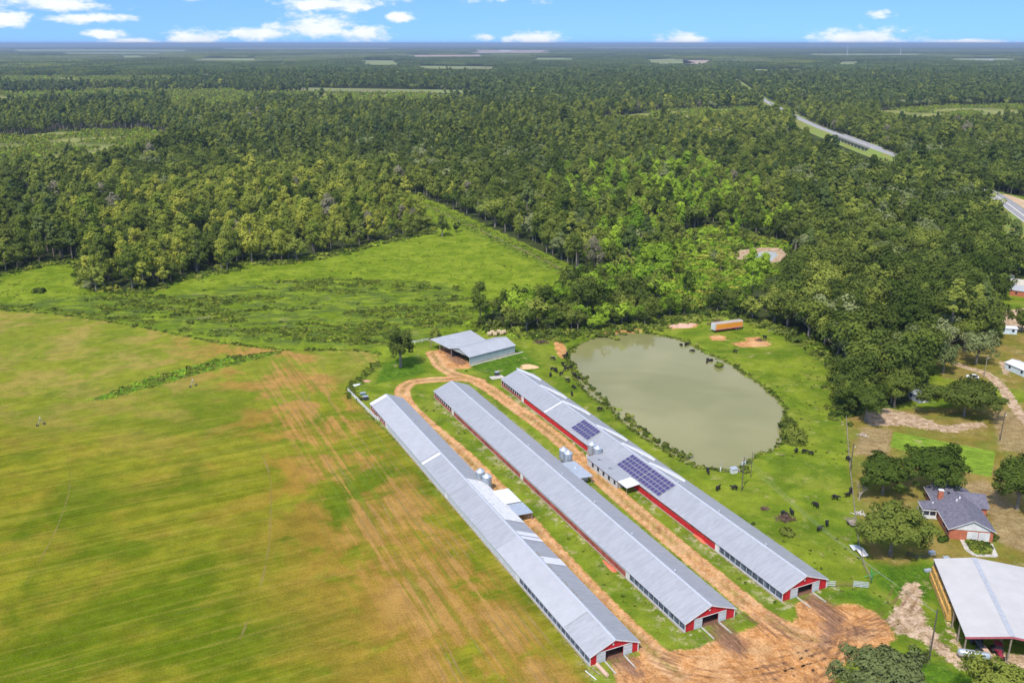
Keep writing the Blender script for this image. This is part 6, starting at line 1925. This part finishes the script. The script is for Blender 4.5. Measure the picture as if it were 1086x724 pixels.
# ------------------------------------------------------------------ far landmarks
def mast(px, py, h, label):
    x, y = G(px, py); t = thing('radio_mast', label, 'mast', (x, y, 0), 0, 'radio masts at the horizon')
    m = MB()
    mm = mat('mast_steel', (.70, .72, .76), .6)
    for k_ in range(3):
        a_ = k_ * 2.094; m.cyl((3.2 * math.cos(a_), 3.2 * math.sin(a_), 0), (1.2 * math.cos(a_), 1.2 * math.sin(a_), h), .7, .5, 5)
    for j in range(int(h / 7)):
        q = j * 7.0; s_ = 3.2 - 2.0 * q / h; s2 = 3.2 - 2.0 * min(1, (q + 7) / h)
        for k_ in range(3):
            a_, b_ = k_ * 2.094, (k_ + 1) * 2.094
            m.cyl((s_ * math.cos(a_), s_ * math.sin(a_), q), (s2 * math.cos(b_), s2 * math.sin(b_), q + 7), .25, .25, 4, 0, False)
    m.build('lattice', mm, t)
    MB().cyl((0, 0, h), (0, 0, h + 8), .4, n=6).build('antenna', mm, t)
mast(898, 61.5, 84, 'left of two pale lattice masts at the horizon')
mast(954.5, 61.0, 78, 'right of two pale lattice masts at the horizon')
for p_, L_, lb in (((1038, 67.2), 95, 'long low white warehouse in the far woods at the right'), ((1050, 66.5), 30, 'short white building at the right end of the far warehouse'), ((706, 61.2), 40, 'small pale farm building by the far yellow field'), ((536, 54.6), 160, 'long white buildings on the far bare ground')):
    x, y = G(*p_); t = thing('warehouse', lb, 'building', (x, y, 0), 0)
    MB().box(-L_ / 2, -12, 0, L_ / 2, 12, 16).build('wall', white, t)
    MB().slab([(-L_ / 2 - 1, -13, 16.1), (L_ / 2 + 1, -13, 16.1), (L_ / 2 + 1, 0, 19), (-L_ / 2 - 1, 0, 19)], .4).slab([(-L_ / 2 - 1, 0, 19), (L_ / 2 + 1, 0, 19), (L_ / 2 + 1, 13, 16.1), (-L_ / 2 - 1, 13, 16.1)], .4).build('roof', roofl, t)
    for i in range(4): MB().box(-L_ / 2 + L_ * (i + .35) / 4, -12.2, .5, -L_ / 2 + L_ * (i + .65) / 4, -12.02, 7).build('loading_door', galvp, t)

# ------------------------------------------------------------------ cattle
cowm = mat('black_coat', (.022, .019, .018), .65, 0, .3, 1.0)
def cow_mesh(pose):
    """one continuous body grown round a skeleton"""
    V = {}; E_ = []
    def n(k_, p_, r_): V[k_] = (p_, r_)
    n('rump', (0, -.75, 1.12), .30); n('hip', (0, -.45, 1.14), .36); n('belly', (0, 0, 1.02), .42); n('chest', (0, .45, 1.06), .38); n('shoulder', (0, .68, 1.18), .28)
    if pose == 0: nk = [('neck', (0, .98, 1.05), .19), ('poll', (0, 1.22, .72), .14), ('face', (0, 1.38, .46), .11), ('muzzle', (0, 1.44, .20), .085)]
    elif pose == 1: nk = [('neck', (0, .98, 1.32), .19), ('poll', (0, 1.18, 1.46), .15), ('face', (0, 1.42, 1.34), .12), ('muzzle', (0, 1.62, 1.20), .09)]
    else: nk = [('neck', (.10, .98, 1.25), .19), ('poll', (.28, 1.14, 1.36), .15), ('face', (.50, 1.22, 1.24), .12), ('muzzle', (.68, 1.26, 1.12), .09)]
    for k_, p_, r_ in nk: n(k_, p_, r_)
    for a_, b_ in zip(['rump', 'hip', 'belly', 'chest', 'shoulder', 'neck', 'poll', 'face'], ['hip', 'belly', 'chest', 'shoulder', 'neck', 'poll', 'face', 'muzzle']): E_.append((a_, b_))
    for s_ in (-1, 1):
        st = .10 * s_
        n(f'fs{s_}', (s_ * .22, .55, .86), .15); n(f'fk{s_}', (s_ * .22, .57 + st, .48), .085); n(f'fp{s_}', (s_ * .22, .53 + st, .14), .06); n(f'ff{s_}', (s_ * .22, .57 + st, .02), .075)
        E_ += [('chest', f'fs{s_}'), (f'fs{s_}', f'fk{s_}'), (f'fk{s_}', f'fp{s_}'), (f'fp{s_}', f'ff{s_}')]
        n(f'ht{s_}', (s_ * .22, -.55, .84), .19); n(f'hk{s_}', (s_ * .23, -.42 - st, .66), .13); n(f'hh{s_}', (s_ * .22, -.72 - st, .46), .08); n(f'hp{s_}', (s_ * .22, -.66 - st, .14), .06); n(f'hf{s_}', (s_ * .22, -.61 - st, .02), .075)
        E_ += [('hip', f'ht{s_}'), (f'ht{s_}', f'hk{s_}'), (f'hk{s_}', f'hh{s_}'), (f'hh{s_}', f'hp{s_}'), (f'hp{s_}', f'hf{s_}')]
        pp = V['poll'][0]
        n(f'er{s_}', (pp[0] + s_ * .26, pp[1] - .03, pp[2] + .04), .045); E_.append(('poll', f'er{s_}'))
    n('t1', (0, -1.02, 1.05), .05); n('t2', (0, -1.06, .60), .035); n('t3', (0, -1.05, .38), .06); E_ += [('rump', 't1'), ('t1', 't2'), ('t2', 't3')]
    ks = list(V); ix_ = {k_: i for i, k_ in enumerate(ks)}
    me = bpy.data.meshes.new('cow_skeleton'); me.from_pydata([V[k_][0] for k_ in ks], [(ix_[a_], ix_[b_]) for a_, b_ in E_], [])
    ob = bpy.data.objects.new('cow_skeleton', me); col.objects.link(ob)
    ob.modifiers.new('skin', 'SKIN')
    if not me.skin_vertices: me.attributes  # layer is made by the modifier
    lay = me.skin_vertices[0].data if me.skin_vertices else None
    if lay:
        for i, k_ in enumerate(ks): lay[i].radius = (V[k_][1], V[k_][1]); lay[i].use_root = (k_ == 'belly')
    sb = ob.modifiers.new('sub', 'SUBSURF'); sb.levels = 1; sb.render_levels = 1
    dg = bpy.context.evaluated_depsgraph_get(); dg.update()
    out_ = bpy.data.meshes.new_from_object(ob.evaluated_get(dg)); out_.name = 'cow'
    bpy.data.objects.remove(ob)
    out_.materials.clear(); out_.materials.append(cowm)
    for p_ in out_.polygons: p_.use_smooth = True
    return out_
COWS = [cow_mesh(i) for i in range(3)]
print('cow verts', [len(c.vertices) for c in COWS], [max(v.co.z for v in c.vertices) for c in COWS])
near_bank = [(586.6, 382), (596.6, 388), (599.3, 391), (600.8, 393.5), (586.3, 393.5), (589.5, 395), (583.7, 399), (595, 398), (602, 405), (608.2, 412), (606.3, 419.5), (605.2, 391.5), (636, 436), (609, 399.5), (601.5, 377), (598.9, 379.5)]
water_l = [(613.6, 400.5), (617.7, 401.3)]
water_r = [(722.5, 365), (727.3, 364.8), (729.5, 364.3), (734.6, 371.3), (751, 380.6), (749.8, 383), (754.3, 381.5)]
far_past = [(779.4, 374.5), (811, 359.5)]
lower = [(750.5, 501.5), (761.2, 520), (778.7, 519.5), (831.5, 547.5), (839.4, 546)]
rightp = [(844.4, 480), (852.7, 480.5), (859.7, 482.5), (899.4, 489), (901.9, 522.5), (898.8, 527), (885.6, 530), (864.9, 538), (876.7, 557.5), (868.8, 563)]
SPEC = {(750.5, 501.5): 'black cow at the near shore left of the standpipe', (761.2, 520): 'black cow grazing left of the transformer pole', (778.7, 519.5): 'black cow grazing right beside the transformer pole', (636, 436): 'black cow alone at the shore beside the first solar array',
        (779.4, 374.5): 'black cow alone below the orange sand patches beyond the pond', (811, 359.5): 'black cow at the far right bare patch beyond the pond', (899.4, 489): 'black cow at the pasture fence behind the pole', (606.3, 419.5): 'black cow low on the bank nearest the solar house eave',
        (864.9, 538): 'black cow in the middle of the right pasture', (831.5, 547.5): 'black cow beside the sand patch, the left one of two', (839.4, 546): 'black cow beside the sand patch, the right one of two', (586.6, 382): 'black cow highest on the grass by the orange shore track',
        (885.6, 530): 'black cow left of the pair at the pasture fence', (876.7, 557.5): 'black cow left of the small brown stock trailer', (868.8, 563): 'black cow nearest the camera in the right pasture'}
def cow(px, py, label, group, zz=0.0, i=0):
    x, y = G(px, py); 
    o_c = link_mesh('cow', COWS[i % 3]); o_c.location = (x, y, zz); o_c.rotation_euler = (0, 0, (i * 2.4 + 1.1) % 6.28)
    s_ = random.uniform(.92, 1.1); o_c.scale = (s_ * .92,) * 3
    tag(o_c, SPEC.get((px, py), label), 'cow', group)
i = 0
for lst, lb, g_, zz in ((near_bank, 'black cow grazing on the left bank between the solar house and the pond', 'cows on the left bank', 0), (water_l, 'black cow wading at the left edge of the pond', 'cows wading at the left shore', -1.15),
                    (water_r, 'black cow wading along the far right shore of the pond', 'cows wading at the far shore', -1.1), (far_past, '', 'cows beyond the pond', 0), (lower, '', 'cows near the pump hut', 0), (rightp, 'black cow at the weedy corner above the right pasture', 'cows in the right pasture', 0)):
    for p_ in lst:
        z_ = zz
        if lst is rightp and p_ in ((901.9, 522.5), (898.8, 527)): SPEC[p_] = 'black cow of the pair standing at the pasture fence, the ' + ('farther' if p_[0] > 900 else 'nearer') + ' one'
        cow(*p_, lb, g_, z_, i); i += 1

# ------------------------------------------------------------------ the air
if HAZE_DENSITY > 0:
    hm = bpy.data.materials.new('haze'); hm.use_nodes = True
    k = N(hm.node_tree)
    o_ = k.n('ShaderNodeOutputMaterial'); pv = k.n('ShaderNodeVolumePrincipled')
    pv.inputs['Color'].default_value = (.56, .72, .92, 1); pv.inputs['Density'].default_value = HAZE_DENSITY; pv.inputs['Anisotropy'].default_value = .2
    k.link(pv.outputs[0], o_.inputs['Volume'])
    hz = MB().box(-70000, -4000, -4.0, 70000, 85000, 124.0).build('haze', hm)
    tag(hz, kind='stuff')
